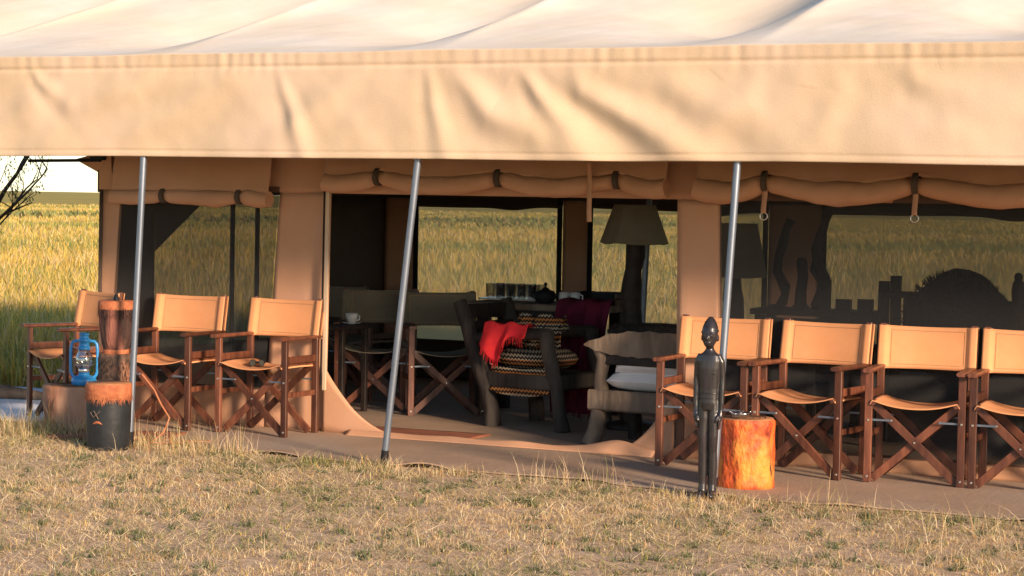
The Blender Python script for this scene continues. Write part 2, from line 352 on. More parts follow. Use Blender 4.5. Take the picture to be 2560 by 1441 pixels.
def panel(name, x0, x1, z0, z1, y=1.285, material='canvas_wall', seed=1, amp=.012, xt=None, nu=None, th=.008, fr=5.0):
    # x at the bottom x0..x1, xt: x at the top
    xt = xt or (x0, x1); nu = nu or max(6, int(abs(x1-x0)*26))
    def fn(u, v):
        a = x0+(xt[0]-x0)*v; b = x1+(xt[1]-x1)*v; x = a+(b-a)*u; z = z0+(z1-z0)*v
        e = np.minimum(1, np.minimum(u, 1-u)*8)
        return x, y - amp*(1.3*wob2(x*1.6, z*.6, seed, fr) + .7*wob2(x*1.5, z*.7, seed+50, fr*3.2) + .22*wob2(x, z, seed+60, fr*9))*e, z
    return MB().sheet(fn, nu, max(6, int((z1-z0)*26)), (0, th, 0)).build(name, material, tent)
ZT = 2.16
# front wall
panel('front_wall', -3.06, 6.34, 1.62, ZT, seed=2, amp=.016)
panel('wall_panel', -3.06, -2.94, .28, 1.62, seed=3, xt=(-3.03, -2.855))
panel('wall_panel', -3.06, -1.66, .012, .28, seed=4)
panel('wall_panel', -1.66, -1.175, .012, 1.62, seed=5, xt=(-1.555, -1.155), amp=.010)
panel('wall_panel', 1.355, 1.66, .012, 1.62, seed=6, xt=(1.33, 1.615), amp=.014)
panel('wall_panel', 1.66, 6.3, .012, .115, seed=7, amp=.02)
panel('wall_panel', 4.9, 6.3, .115, 1.62, seed=8)
# rounded door corners and fallen sill
def corner(cx, sgn, reach, rise):
    def fn(u, v):
        x = cx + sgn*reach*u; h = rise*(1-u)**2.6; z = .014 + h*v + .012*np.abs(wob(x, 12, 14))*v*(1-u); return x, 1.245 - .02*u - .02*(1-v)*u, z
    return MB().sheet(fn, 30, 6, (0, .008, 0)).build('door_corner', 'canvas_wall', tent)
corner(-1.178, 1, .75, .46); corner(1.352, -1, .55, .42)
def sillf(u, v):
    x = -.95 + 2.2*u; h = .03 + .012*wob(x, 14, 8) + .06*np.exp(-((x-1.0)/.16)**2)
    return x, 1.21 - .06*(1-v) - .018*wob(x, 15, 6), .016 + h*v
MB().sheet(sillf, 80, 4, (0, .008, 0)).build('door_sill', 'canvas_wall', tent)
zp = MB(); zp.bar((-1.142, 1.225, 1.66), (-1.147, 1.215, .30), .026, .014, (1,0,0)); zp.build('zip_strip', 'canvas_valance', tent)
zp = MB(); zp.bar((-1.168, 1.222, 1.66), (-1.172, 1.213, .33), .009, .012, (1,0,0)); zp.build('zip', 'black_trim', tent)
# netting windows
def net(name, x0, x1, z0, z1, y, material, xt=None):
    xt = xt or (x0, x1)
    return MB().sheet(lambda u, v: (x0+(xt[0]-x0)*v + ((x1+(xt[1]-x1)*v)-(x0+(xt[0]-x0)*v))*u, y + .006*wob2(u*9, v*5, 3, 1.0), z0+(z1-z0)*v), 20, 12, None).build(name, material, tent)
net('netting_window', -2.95, -1.655, .27, 1.66, 1.275, 'netting_front', (-2.86, -1.55))
net('netting_window', 1.65, 4.92, .10, 1.68, 1.275, 'netting_front', (1.61, 4.92))
# rolled canvas flaps with ties
def roll(x0, x1, ties, zt, drop, r, seed, y=1.17):
    n = 200; pts = []; rad = []
    for i in range(n+1):
        x = x0+(x1-x0)*i/n; tl = [x0-.15]+list(ties)+[x1+.15]; k = max(j for j in range(len(tl)-1) if tl[j] <= x); t = (x-tl[k])/(tl[k+1]-tl[k]); s_ = math.sin(math.pi*t)
        near = min(abs(x-q) for q in ties)
        rr = r*(.72+.36*s_**.6) * (1 + .07*float(wob(np.array(x), seed, 14)))
        if near < .05: rr *= .70 + .30*(near/.05)
        pts.append((x, y + .012*float(wob(np.array(x), seed+1, 7)), zt - drop*s_ + .006*float(wob(np.array(x), seed+2, 9)))); rad.append(rr)
    mb = MB(); mb.tube(pts, rad, 22, 0, 1.0, True, seed)
    pa = np.array(pts); nv = len(pts)*22; vv = np.array(mb.v[:nv]).reshape(len(pts), 22, 3); aa = np.linspace(0, 2*np.pi, 22, endpoint=False)[None, :]; xx = pa[:, 0][:, None]
    nearf = np.exp(-np.min(np.abs(xx[:, :, None]-np.array(ties)[None, None, :]), 2)/.12)
    dsp = 1 + .20*wob2(xx*7, aa*1.2, seed+5, 1.0) + (.16+.34*nearf)*wob2(xx*22, aa*1.6, seed+6, 1.0) + .10*wob2(xx*48, aa*3, seed+8, 1.0)
    vv = pa[:, None, :] + (vv-pa[:, None, :])*dsp[:, :, None]; mb.v[:nv] = [tuple(q) for q in vv.reshape(-1, 3)]
    # drooping fold over the roll
    def fn(u, v):
        x = x0+(x1-x0)*u; p = np.array(pts); zc = np.interp(x, p[:,0], p[:,2]); return x, 1.235 + (y-.0-1.235)*v**.6 - r*.35*v + .01*wob2(x, v, seed+3, 11), zc + (1.95-zc)*(1-v)**1.1 + r*.75
    mb.sheet(fn, 90, 8, (0, .008, 0))
    o = mb.build('rolled_flap', 'canvas_wall', tent)
    for q in ties:
        z = np.interp(q, [p[0] for p in pts], [p[2] for p in pts]); t_ = MB()
        t_.tube([(q-.016, y, z), (q+.016, y, z)], r*1.02, 14); t_.bar((q, 1.20, z), (q+.004, 1.205, z+.30), .028, .006, (1,0,0)); t_.build('tie', 'canvas_dark', o)
    return o
roll(-2.86, -1.57, [-2.42, -1.80], 1.585, .015, .052, 41)
roll(-1.14, 1.30, [-.73, .15, .97], 1.735, .055, .058, 42)
roll(1.50, 4.6, [1.95, 2.87, 3.8], 1.735, .07, .066, 43, 1.14)
def strap(x, z0, z1, ring, dx=0.0):
    mb = MB(); n = 10
    mb.sheet(lambda u, v: (x-.016+.032*u + dx*v, 1.10 + .012*np.sin(v*5), z1+(z0-z1)*v), 2, n, (0, .004, 0)); o = mb.build('hanging_strap', 'canvas_wall', tent)
    if ring: MB().tube([(x+dx+.024*math.cos(a), 1.10, z0-.018+.022*math.sin(a)) for a in np.linspace(0, 2*math.pi, 17)], .0045, 6, cap=False).build('ring', 'bolt', o)
strap(1.955, 1.545, 1.74, True); strap(2.875, 1.55, 1.74, True); strap(.80, 1.47, 1.86, False, .02)
# end wall (left) with netting window and a flap folded across it
panel_y = []
def endwall(name, y0, y1, z0, z1, material='canvas_dark', yt=None, x=-3.02, seed=1):
    yt = yt or (y0, y1)
    return MB().sheet(lambda u, v: (x - .012*wob2(u*6, v*4, seed, 1.0), (y0+(yt[0]-y0)*v)+((y1+(yt[1]-y1)*v)-(y0+(yt[0]-y0)*v))*u, z0+(z1-z0)*v), 14, 14, (-.008, 0, 0)).build(name, material, tent)
endwall('end_wall', 1.23, 5.46, 1.60, 2.2, seed=1); endwall('end_wall', 1.23, 5.46, 2.2, 2.95, seed=1, yt=(2.9, 3.8)); endwall('end_wall', 1.25, 1.92, .014, 1.60, seed=2); endwall('end_wall', 3.75, 5.46, .014, 1.60, seed=3); endwall('end_wall', 1.92, 3.75, .014, .45, seed=4)
MB().add([(-3.018, 1.92, 1.60), (-3.018, 2.66, 1.60), (-3.018, 1.92, 1.17)], [(0, 1, 2)]).build('folded_flap', 'canvas_dark', tent)
MB().sheet(lambda u, v: (-3.03 + 0*u, 1.92+1.83*u, .45+1.15*v), 6, 6, None).build('netting_window', 'netting_end', tent)
for yy in (2.92, 3.28): MB().bar((-2.99, yy, .02), (-2.99, yy, 1.7), .03, .03).build('end_upright', 'black_trim', tent)
endwall('end_wall', 1.25, 5.44, .014, 1.60, x=6.3, seed=6); endwall('end_wall', 1.25, 5.44, 1.60, 2.9, x=6.3, seed=7, yt=(3.2, 3.5))
# back wall
YB = 5.44
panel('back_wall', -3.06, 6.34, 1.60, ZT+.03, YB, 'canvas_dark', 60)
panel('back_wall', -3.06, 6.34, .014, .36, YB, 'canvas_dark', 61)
for a, b, sd in ((-3.02, -2.72, 62), (-1.29, -1.05, 63), (.55, 1.0, 64), (3.0, 3.4, 65), (5.4, 6.3, 66)): panel('back_panel', a, b, .36, 1.60, YB, 'canvas_wall', sd)
for a, b in ((-2.72, -1.29), (-1.05, .55), (1.0, 3.0), (3.4, 5.4)):
    net('netting_window', a, b, .36, 1.60, YB+.02, 'netting_back')
    for xx in (a+.022, b-.022): MB().bar((xx, YB-.02, .36), (xx, YB-.02, 1.62), .045, .012).build('window_edge', 'black_trim', tent)
    sd = int((a+9)*10)
    def fn(u, v, a=a, b=b, sd=sd):
        x = a+(b-a)*u; return x, YB-.04 + .03*np.sin(v*3), 1.66 + (-.135 - .03*wob(x, sd, 3.4) - .025*np.exp(-((x-b+.45)/.17)**2))*v
    MB().sheet(fn, 40, 4, (0, .012, 0)).build('rolled_flap', 'canvas_dark', tent)
# inner ceiling
def ceil(u, v):
    y = 1.25+4.19*v; return -3.06+9.40*u, y, 2.15 + .72*(1-np.abs(2*v-1)**1.3) - .02*np.abs(np.sin(u*20))
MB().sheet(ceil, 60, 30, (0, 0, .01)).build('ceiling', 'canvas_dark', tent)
MB().bar((-3.55, 1.12, 1.815), (-2.98, 1.2, 1.825), .022, .022).build('eave_strut', 'black_trim', tent)
MB().prism([(-3.02,1.235,1.62),(-3.03,1.235,1.74),(-3.20,1.19,1.83),(-2.9,1.2,1.90),(-2.9,1.235,1.62)], None, (0,.012,0)).build('corner_gusset', 'canvas_wall', tent)
MB().box((-3.0, 1.19, 1.85), (.12, .03, .05)).build('strut_bracket', 'black_trim', tent)

# awning poles (each stands on the groundsheet's edge)
def pole(p0, p1, label):
    o = thing('awning_pole', (p0[0], p0[1], 0), label, 'pole', 'steel poles holding up the valance'); b = Vector((p0[0], p0[1], 0)); d = Vector(p1)-Vector(p0)
    q = lambda t: tuple(Vector(p0) + d*t - b)
    MB().tube([q(0), q(.5), q(.975)], .0205, 16).build('pole_tube', 'steel', o); MB().tube([q(0), q(.05)], .023, 16).build('foot_cap', 'black_trim', o); MB().tube([q(.965), q(.985), q(1.0)], [.012, .010, .006], 10).build('top_pin', 'steel', o)
    MB().tube([tuple(Vector(q(.96))+Vector((0,-.018,0))), tuple(Vector(q(.96))+Vector((0,-.026,0)))], .005, 8).build('button', 'bolt', o)
pole((-1.80, -.075, 0), (-1.715, -.065, 1.96), 'leaning grey steel pole standing behind the black drum')
pole((0, -.03, 0), (.232, -.065, 1.96), 'leaning grey steel pole in front of the open doorway')
pole((2.10, -.10, 0), (2.195, -.065, 1.96), 'leaning grey steel pole behind the carved black figure')

# ------------------------------------------------------------------ director's chairs
def make_chair():
    t = thing('director_chair', (0, 0, 0), 'x', 'chair')
    W, D = .265, .18; wd = 'chair_wood'
    for sx in (-1, 1):
        l = MB().bar((sx*W, -D, .004), (sx*W, -D, .632), .044, .028, (1,0,0)).build('front_leg', wd, t)
        for z in (.035, .36): MB().tube([(sx*W, -D-.0135, z), (sx*W, -D-.019, z)], [.0085, .006], 8).build('bolt', 'bolt', l)
        MB().bar((sx*W, D, .004), (sx*W, D, .632), .044, .028, (1,0,0)).build('rear_leg', wd, t)
        MB().bar((sx*W, D+.005, .60), (sx*W, D+.055, .895), .036, .024, (1,0,0)).build('back_post', wd, t)
        MB().bar((sx*W, -D-.06, .646), (sx*W, D+.045, .646), .056, .024, (1,0,0), .3).build('armrest', wd, t)
        for z, hh in ((.505, .045), (.275, .035)): MB().bar((sx*W, -D+.014, z), (sx*W, D-.014, z), .018, hh, (1,0,0)).build('side_rail', wd, t)
        MB().tube([(sx*.236, -.205, .462), (sx*.236, .205, .462)], .0165, 12).build('seat_rail', wd, t)
        for k, y in enumerate((-.150, .150)):
            yy = y + (.013 if sx > 0 else -.013); p0, p1 = Vector((-sx*.243, yy, .018)), Vector((sx*.236, yy, .452))
            bb = MB().bar(p0, p1, .046, .020, (p1-p0).cross(Vector((0,1,0)))).build('cross_bar', wd, t)
            if k == 0:
                for f in (.51, .79):
                    q = p0.lerp(p1, f); MB().tube([(q.x, yy-.0095, q.z), (q.x, yy-.016, q.z)], [.008, .005], 8).build('bolt', 'bolt', bb)
            q = p0.lerp(p1, .79); MB().bar((q.x, y-.028*(1 if k == 0 else -1), .361), (sx*(W-.02), y-.028*(1 if k == 0 else -1), .361), .012, .004, (0,0,1)).build('hinge_strap', 'steel', t)
    def seat(u, v):
        x = -.254+.508*u; e = np.abs(2*u-1); z = .4835 - .045*(1-e**2.2) - .03*np.clip((e-.93)/.07, 0, 1)**2 + .005*np.sin(v*3.1); return x, -.205+.41*v + .012*(1-e)*np.where(v < .2, 1, 0)*-1, z
    MB().sheet(seat, 36, 12, (0, 0, -.006)).build('seat', 'canvas_chair', t)
    def back(u, v):
        x = -.288+.576*u; e = np.abs(2*u-1); z = .632+.256*v - .007*(1-e**2)*v + .004*(1-e**2)*(1-v); rk = (z-.60)/.295*.050
        sl = np.clip((e-.80)/.05, 0, 1)*.020; y = D+.005 - .016 + rk + .016*(1-np.clip(e/.8, 0, 1)**2) + .012 - sl + .003*wob2(x*6, z*6, 3, 2)
        return x, y, z
    bk = MB().sheet(back, 48, 14, (0, .006, 0)).build('backrest', 'canvas_chair', t)
    # sleeve backs round the posts, and the stitched rectangle
    st = MB()
    def P(u, v):
        x, y, z = back(np.array(u), np.array(v)); return (float(x), float(y)-.0005, float(z))
    loop = [(.13+.74*i/20, .90) for i in range(21)] + [(.87, .90-.80*i/8) for i in range(1, 9)] + [(.87-.74*i/20, .10) for i in range(1, 21)] + [(.13, .10+.80*i/8) for i in range(1, 9)]
    st.tube([P(*q) for q in loop], .0018, 5, cap=False); st.build('stitching', 'stitching', bk)
    for sx in (-1, 1):
        MB().sheet(lambda u, v: (sx*(W-.026+.052*u), D+.005+.016+.006*np.sin(u*3.14)+(.632+.256*v-.60)/.295*.050, .632+.256*v), 6, 8, (0, .005, 0)).build('sleeve', 'canvas_chair', bk)
    return t
proto = make_chair(); first = True; SHADED = {}
FRONT = 'director chairs lined up on the veranda'; INSIDE = 'director chairs inside the tent'
GZ = .014
for x, y, rz, label, grp in (
    (-3.01, .92, -25, "director's chair angled outwards behind the blue lantern", FRONT),
    (-2.205, .965, -1, "empty tan director's chair in front of the small netting window, beside the tall drum", FRONT),
    (-1.455, .99, -3, "director's chair with black binoculars on its seat beside the open doorway", FRONT),
    (1.69, .99, 0, "director's chair against the broad canvas pillar between doorway and wide netting window", FRONT),
    (2.31, .97, -8, "director's chair standing next to the orange log stump, second along from the canvas pillar", FRONT),
    (2.965, .99, 5, "director's chair third along from the canvas pillar, before the wide netting window", FRONT),
    (3.565, 1.02, 3, "director's chair fourth along from the canvas pillar, before the wide netting window", FRONT),
    (-1.62, 2.78, 22, "khaki director's chair in the dark tent behind the white cup", INSIDE),
    (-1.07, 2.80, 38, "khaki director's chair in the dark tent next to the rustic chair with red cloth", INSIDE),
    (-2.15, 3.55, 160, "khaki director's chair deep in the dark tent across the cup table", INSIDE)):
    o = proto if first else copy_tree(proto); first = False
    o.location = (x, y, GZ); o.rotation_euler[2] = math.radians(rz); tag(o, label, 'chair', grp)
    if grp == INSIDE:  # chairs inside get the canvas with shade in its colour
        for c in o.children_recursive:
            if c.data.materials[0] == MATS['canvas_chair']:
                if SHADED.get(c.data.name) is None: SHADED[c.data.name] = c.data.copy(); SHADED[c.data.name].materials[0] = MATS['canvas_khaki']
                c.data = SHADED[c.data.name]

# ------------------------------------------------------------------ carved figure
def carved_figure(loc, rz):
    t = thing('carved_figure', loc, 'tall slender carved black wooden figure standing at the groundsheet edge', 'statue', rotz=rz)
    b = MB()
    def loft(rows, n=20, face=False):    # rows: cx, cy, z, rx, ry
        V = [(cx+rx*math.cos(2*math.pi*k/n), cy+ry*math.sin(2*math.pi*k/n), z) for cx, cy, z, rx, ry in rows for k in range(n)]; m_ = len(rows)
        b.add(V, [(i*n+k, i*n+(k+1) % n, (i+1)*n+(k+1) % n, (i+1)*n+k) for i in range(m_-1) for k in range(n)] + [tuple(range(n-1,-1,-1)), tuple(range((m_-1)*n, m_*n))])
    loft([(0,0,.485,.050,.036),(0,0,.52,.055,.040),(0,0,.56,.054,.038),(0,0,.60,.055,.037),(0,0,.66,.059,.040),(0,0,.71,.064,.041),(0,0,.75,.068,.038),(0,0,.78,.060,.033),(0,0,.797,.034,.026),(0,0,.815,.022,.022),(0,-.002,.85,.020,.021)])
    loft([(0,-.016,.818,.012,.012),(0,-.016,.832,.026,.028),(0,-.012,.852,.036,.040),(0,-.008,.878,.043,.047),(0,-.004,.905,.045,.050),(0,0,.93,.042,.046),(0,.004,.955,.033,.036),(0,.008,.975,.021,.022),(0,.010,.988,.008,.008)])
    b.ball((0,-.055,.873), .010, sc=(.8,1,1.5)); b.ball((0,-.050,.849), .010, sc=(1.5,.6,.5)); b.ball((0,-.048,.842), .009, sc=(1.3,.6,.5))
    for sx in (-1, 1):
        b.ball((sx*.017,-.049,.886), .0085, sc=(1.3,.7,.8)); b.ball((sx*.045,.0,.872), .014, sc=(.4,.8,1.3)); b.ball((sx*.016,-.050,.899), .010, sc=(1.5,.5,.4))
        b.tube([(sx*.046,0,.780),(sx*.064,.002,.745),(sx*.071,.006,.66),(sx*.072,.002,.60),(sx*.072,-.004,.52),(sx*.069,-.008,.47)], [.020,.021,.018,.0165,.0145,.012], 12)
        b.tube([(sx*.069,-.008,.475),(sx*.068,-.012,.45),(sx*.066,-.014,.425)], [.014,.016,.010], 10, squash=1.1)
        for k in range(4): b.tube([(sx*.067, -.026+.009*k, .435), (sx*.065, -.026+.009*k, .405-.004*abs(k-1)), (sx*.062, -.024+.009*k, .388-.004*abs(k-1))], [.0055,.005,.004], 6)
        b.tube([(sx*.060,-.026,.455),(sx*.054,-.034,.435),(sx*.050,-.036,.42)], [.006,.0055,.0045], 6)
        b.tube([(sx*.026,0,.53),(sx*.028,-.002,.44),(sx*.029,-.004,.34),(sx*.027,.002,.26),(sx*.028,.006,.17),(sx*.026,.004,.08),(sx*.027,.0,.02)], [.030,.031,.028,.025,.026,.022,.025], 14)
        b.tube([(sx*.027,.022,.022),(sx*.029,-.012,.024),(sx*.031,-.05,.018),(sx*.032,-.066,.014)], [.020,.025,.022,.012], 12, squash=1.0)
    o = b.build('body', 'ebony', t); r = o.modifiers.new('r', 'REMESH'); r.mode = 'VOXEL'; r.voxel_size = .0042; r.use_smooth_shade = True
    s = o.modifiers.new('s', 'SMOOTH'); s.factor = .5; s.iterations = 2
    # carved garment lines and cap rim
    for z, rx, ry in ((.548, .0555, .0395), (.575, .0555, .0385)):
        MB().tube([(rx*math.cos(a), ry*math.sin(a), z) for a in np.linspace(0, 2*math.pi, 33)], .003, 6, cap=False).build('belt', 'ebony', t)
    for sx in (-1, 1):
        MB().bar((sx*.018, -.0415, .682), (sx*.046, -.034, .682), .004, .006, (0,0,1)).build('pocket_edge', 'ebony', t)
    MB().tube([(.0455*math.cos(a), -.004+.0508*math.sin(a), .908+.012*math.sin(a)) for a in np.linspace(0, 2*math.pi, 33)], .0025, 6, cap=False).build('cap_rim', 'ebony', t)
carved_figure((2.125, -.265, .0), math.radians(4))

# ------------------------------------------------------------------ log stumps
def stump(name, loc, r, h, label, seed, taper=1.0, material='log_wood'):
    t = thing(name, loc, label, 'stump')
    ph = [random.Random(seed+i).uniform(0, 6.28) for i in range(5)]
    jit = lambda a, z: .035*math.sin(2*a+ph[0]) + .022*math.sin(5*a+ph[1]+z*4) + .012*math.sin(11*a+ph[2]+z*9)+.008*math.sin(23*a+ph[3])
    zs = [0, .01] + [h*i/14 for i in range(1, 14)] + [h-.012, h]
    prof = [(r*(taper+(1-taper)*z/h)*(1+.012*math.sin(z*31+ph[4]))*(.97 if (z > h-.005 or z < .005) else 1), z) for z in zs]
    MB().lathe(prof, 56, jit=jit).build('trunk', material, t)
    tp = MB().lathe([(r*.955, h-.003), (r*.955, h+.003), (r*.2, h+.004)], 40, jit=jit).build('cut_face', 'log_end', t)
    for k in range(3):
        rr = r*(.3+.2*k); MB().tube([(rr*(1+jit(a, h))*math.cos(a), rr*(1+jit(a, h))*math.sin(a), h+.0045) for a in np.linspace(0, 2*math.pi, 41)], .0016, 4, cap=False).build('growth_ring', 'bark', tp)
    for k in range(7):
        a = random.Random(seed*3+k).uniform(0, 6.28); z0 = random.Random(seed*5+k).uniform(.04, h*.6); L = random.Random(seed*7+k).uniform(.06, h*.4)
        pts = [((r*1.0*(1+jit(a+.05*math.sin(z*30), z)))*math.cos(a+.05*math.sin(z*30)), (r*(1+jit(a, z)))*math.sin(a+.05*math.sin(z*30)), z) for z in np.linspace(z0, z0+L, 8)]
        MB().tube(pts, [.001,.003,.004,.004,.003,.003,.002,.001], 5).build('crack', 'bark', t)
    return t
stump('log_stump', (2.165, .235, .012), .163, .385, 'glowing orange barkless log stump beside the carved black figure', 3)
stump('log_stump', (-2.70, .53, .012), .20, .285, 'low weathered log stump carrying the blue lantern', 8, .88, 'log_dull')
# glass ashtray on the orange stump
t = thing('ashtray', (2.15, .19, .402), 'small scalloped glass ashtray on the orange log stump', 'ashtray')
MB().lathe([(.040,0),(.050,.004),(.056,.03),(.052,.034),(.046,.012),(.002,.010)], 32, jit=lambda a, z: .06*math.sin(8*a) if z > .02 else 0).build('bowl', 'glass', t)
for k in range(4):
    a = k*math.pi/2+.4; MB().ball((.055*math.cos(a), .055*math.sin(a), .033), .008).build('rim_knob', 'glass', t)

# ------------------------------------------------------------------ blue hurricane lantern
def lantern(loc, rz):
    t = thing('hurricane_lantern', loc, 'blue enamel hurricane lantern with glass globe standing on the low stump', 'lantern', rotz=rz)
    MB().lathe([(.075,0),(.082,.006),(.084,.035),(.078,.048),(.050,.060),(.036,.066),(.036,.082),(.040,.084)], 32).build('fuel_tank', 'blue_enamel', t)
    MB().lathe([(.034,.084),(.040,.098),(.034,.112),(.022,.118)], 24).build('burner', 'bolt', t)
    MB().lathe([(.036,.108),(.052,.13),(.060,.158),(.056,.19),(.042,.22),(.036,.238),(.034,.238),(.040,.218),(.054,.19),(.058,.158),(.050,.13),(.034,.108)], 32, cap=False).build('globe', 'glass', t)
    MB().lathe([(.038,.236),(.042,.242),(.040,.255),(.034,.258),(.034,.288),(.042,.292),(.044,.302),(.030,.318),(.024,.332),(.036,.338),(.034,.346),(.010,.352)], 28).build('chimney', 'blue_enamel', t)
    for sx in (-1, 1):
        MB().tube([(sx*.058,0,.048),(sx*.078,0,.062),(sx*.088,0,.085),(sx*.090,0,.15),(sx*.089,0,.24),(sx*.084,0,.275),(sx*.070,0,.292),(sx*.038,0,.296)], .0105, 12).build('side_tube', 'blue_enamel', t)
    MB().tube([(.088*math.cos(a), .02*math.sin(a)*1.0-.01*math.sin(a)*3, .27-.11*abs(math.sin(a))*.25) for a in np.linspace(0, math.pi, 15)], .0022, 6).build('bail_handle', 'bolt', t)
    for z in (.135, .19): MB().tube([(.063*math.cos(a), .063*math.sin(a), z) for a in np.linspace(0, 2*math.pi, 25)], .0016, 5, cap=False).build('globe_guard', 'bolt', t)
    MB().lathe([(.009,.118),(.007,.135),(.001,.137)], 10).build('wick', 'china', t)
lantern((-2.63, .56, .303), math.radians(27))

# ------------------------------------------------------------------ drums
def hairs(name, parent, cx, cy, fn, n, L, w_, cols, seed):
    r = np.random.default_rng(seed); V = []; Fc = []
    for i in range(n):
        a = r.uniform(0, 6.28); (rad, z), d = fn(a, r), Vector((r.uniform(-.3,.3), r.uniform(-.3,.3), -1)).normalized()
        o = Vector((cx+rad*math.cos(a), cy+rad*math.sin(a), z)); out = Vector((math.cos(a), math.sin(a), 0)); ll = L*r.uniform(.5, 1.2); s_ = Vector((-math.sin(a), math.cos(a), 0))*w_
        k = len(V); V += [o-s_, o+s_, o+d*ll+out*ll*r.uniform(.1, .6)]; Fc.append((k, k+1, k+2))
    return MB().add(V, Fc).build(name, cols, parent)
t = thing('drum', (-1.845, -.235, 0), 'squat black drum with orange hide rim standing in the grass', 'drum')
MB().lathe([(.125,0),(.132,.05),(.138,.18),(.140,.30),(.140,.33)], 48, jit=lambda a, z: .012*math.sin(3*a+1)+.006*math.sin(9*a+z*12)).build('shell', 'drum_black', t)
MB().lathe([(.141,.318),(.144,.320),(.144,.404),(.142,.412)], 48, jit=lambda a, z: .012*math.sin(3*a+1)+.008*math.sin(13*a)).build('hide_rim', 'hide_orange', t)
MB().lathe([(.141,.405),(.138,.4165),(.01,.418)], 48).build('drum_skin', 'log_end', t)
hairs('fringe', t, 0, 0, lambda a, r: (.146, r.uniform(.315, .34)), 260, .035, .002, 'hide_orange', 4)
MB().tube([(.139*math.sin(a), -.139*math.cos(a), .158+.022*math.cos((a-.12)*5)) for a in np.linspace(-.12, .36, 12)], [.001,.004,.006,.007,.008,.008,.008,.007,.006,.005,.003,.001], 8).build('worn_patch', 'hide_orange', t)
MB().tube([(.03,-.145,.20),(.0,-.15,.25),(-.03,-.145,.24),(-.005,-.15,.21),(.04,-.144,.25)], .0025, 5).build('scratch_mark', 'grey_wood', t)
t = thing('goblet_drum', (-2.06, .13, .012), 'tall goblet drum with striped dark fur hide standing behind the black drum', 'drum')
MB().lathe([(.108,0),(.105,.10),(.100,.22),(.106,.33),(.108,.42),(.110,.52),(.100,.555)], 40, jit=lambda a, z: .03*math.sin(4*a+z*9)+.02*math.sin(9*a+z*21)).build('foot', 'drum_wood', t)
MB().lathe([(.075,.55),(.078,.58),(.092,.62),(.104,.70),(.110,.80),(.112,.85)], 40, jit=lambda a, z: .02*math.sin(7*a+z*5)).build('bowl', 'hide_dark', t)
MB().lathe([(.114,.838),(.117,.845),(.116,.885),(.108,.896),(.01,.897)], 40).build('drum_skin', 'hide_orange', t)
MB().lathe([(.080,.545),(.084,.55),(.084,.578),(.079,.583)], 36).build('waist_band', 'hide_orange', t)
hairs('fur_fringe', t, 0, 0, lambda a, r: (.113, r.uniform(.80, .86)), 420, .04, .0022, 'hide_dark', 5)
hairs('fur', t, 0, 0, lambda a, r: ((lambda z: (.080+(z-.58)*.125, z))(r.uniform(.60, .84))), 700, .03, .002, 'hide_dark', 6)
hairs('foot_fur', t, 0, 0, lambda a, r: (.110, r.uniform(.40, .53)), 350, .035, .002, 'fur_dark', 7)
MB().lathe([(.022,.895),(.020,.91),(.006,.94)], 14).build('skin_knob', 'drum_black', t)
# cord beside the pole
tag(MB().tube([(-1.75,-.02,.46),(-1.69,.03,.36),(-1.66,.06,.27),(-1.62,.10,.18),(-1.63,.05,.09),(-1.68,-.02,.03),(-1.60,.06,.028),(-1.50,.18,.030),(-1.42,.26,.026)], .006, 8).build('cord', 'cord'), 'thin orange cord trailing from the pole behind the black drum', 'cord')
def rug(x0, x1, y0, y1, rz, label, z=.024):
    t_ = MB().sheet(lambda u, v: ((u-.5)*(x1-x0), (v-.5)*(y1-y0), .004*wob2(u*5, v*5, 3, 1.5)), 20, 12, (0, 0, -.006))
    return tag(t_.build('rug', 'rug', None, ((x0+x1)/2, (y0+y1)/2, z), rz), label, 'rug')
rug(-1.15, -.12, 1.33, 1.68, 0, 'thin reddish doormat just inside the open doorway')
rug(-2.55, -1.75, .06, .52, .35, 'worn orange mat under the low log stump and drums', .026)

# ------------------------------------------------------------------ binoculars
t = thing('binoculars', (-1.49, .925, GZ+.452), "small black binoculars lying on a director's chair seat", 'binoculars', rotz=.5)
for sx in (-1, 1):
    b = MB().tube([(sx*.03,-.055,.022),(sx*.03,-.02,.022),(sx*.03,.02,.020),(sx*.026,.055,.018)], [.022,.021,.017,.015], 14).build('barrel', 'black_trim', t)
    MB().tube([(sx*.03,-.0555,.022),(sx*.03,-.057,.022)], .018, 14).build('lens', 'glass', b)
MB().box((0,0,.02), (.03,.05,.012)).build('bridge', 'black_trim', t)
MB().tube([(-.03,.05,.03),(-.06,.09,.012),(-.02,.13,.010),(.05,.12,.012),(.03,.05,.03)], .003, 6).build('neck_strap', 'black_trim', t)

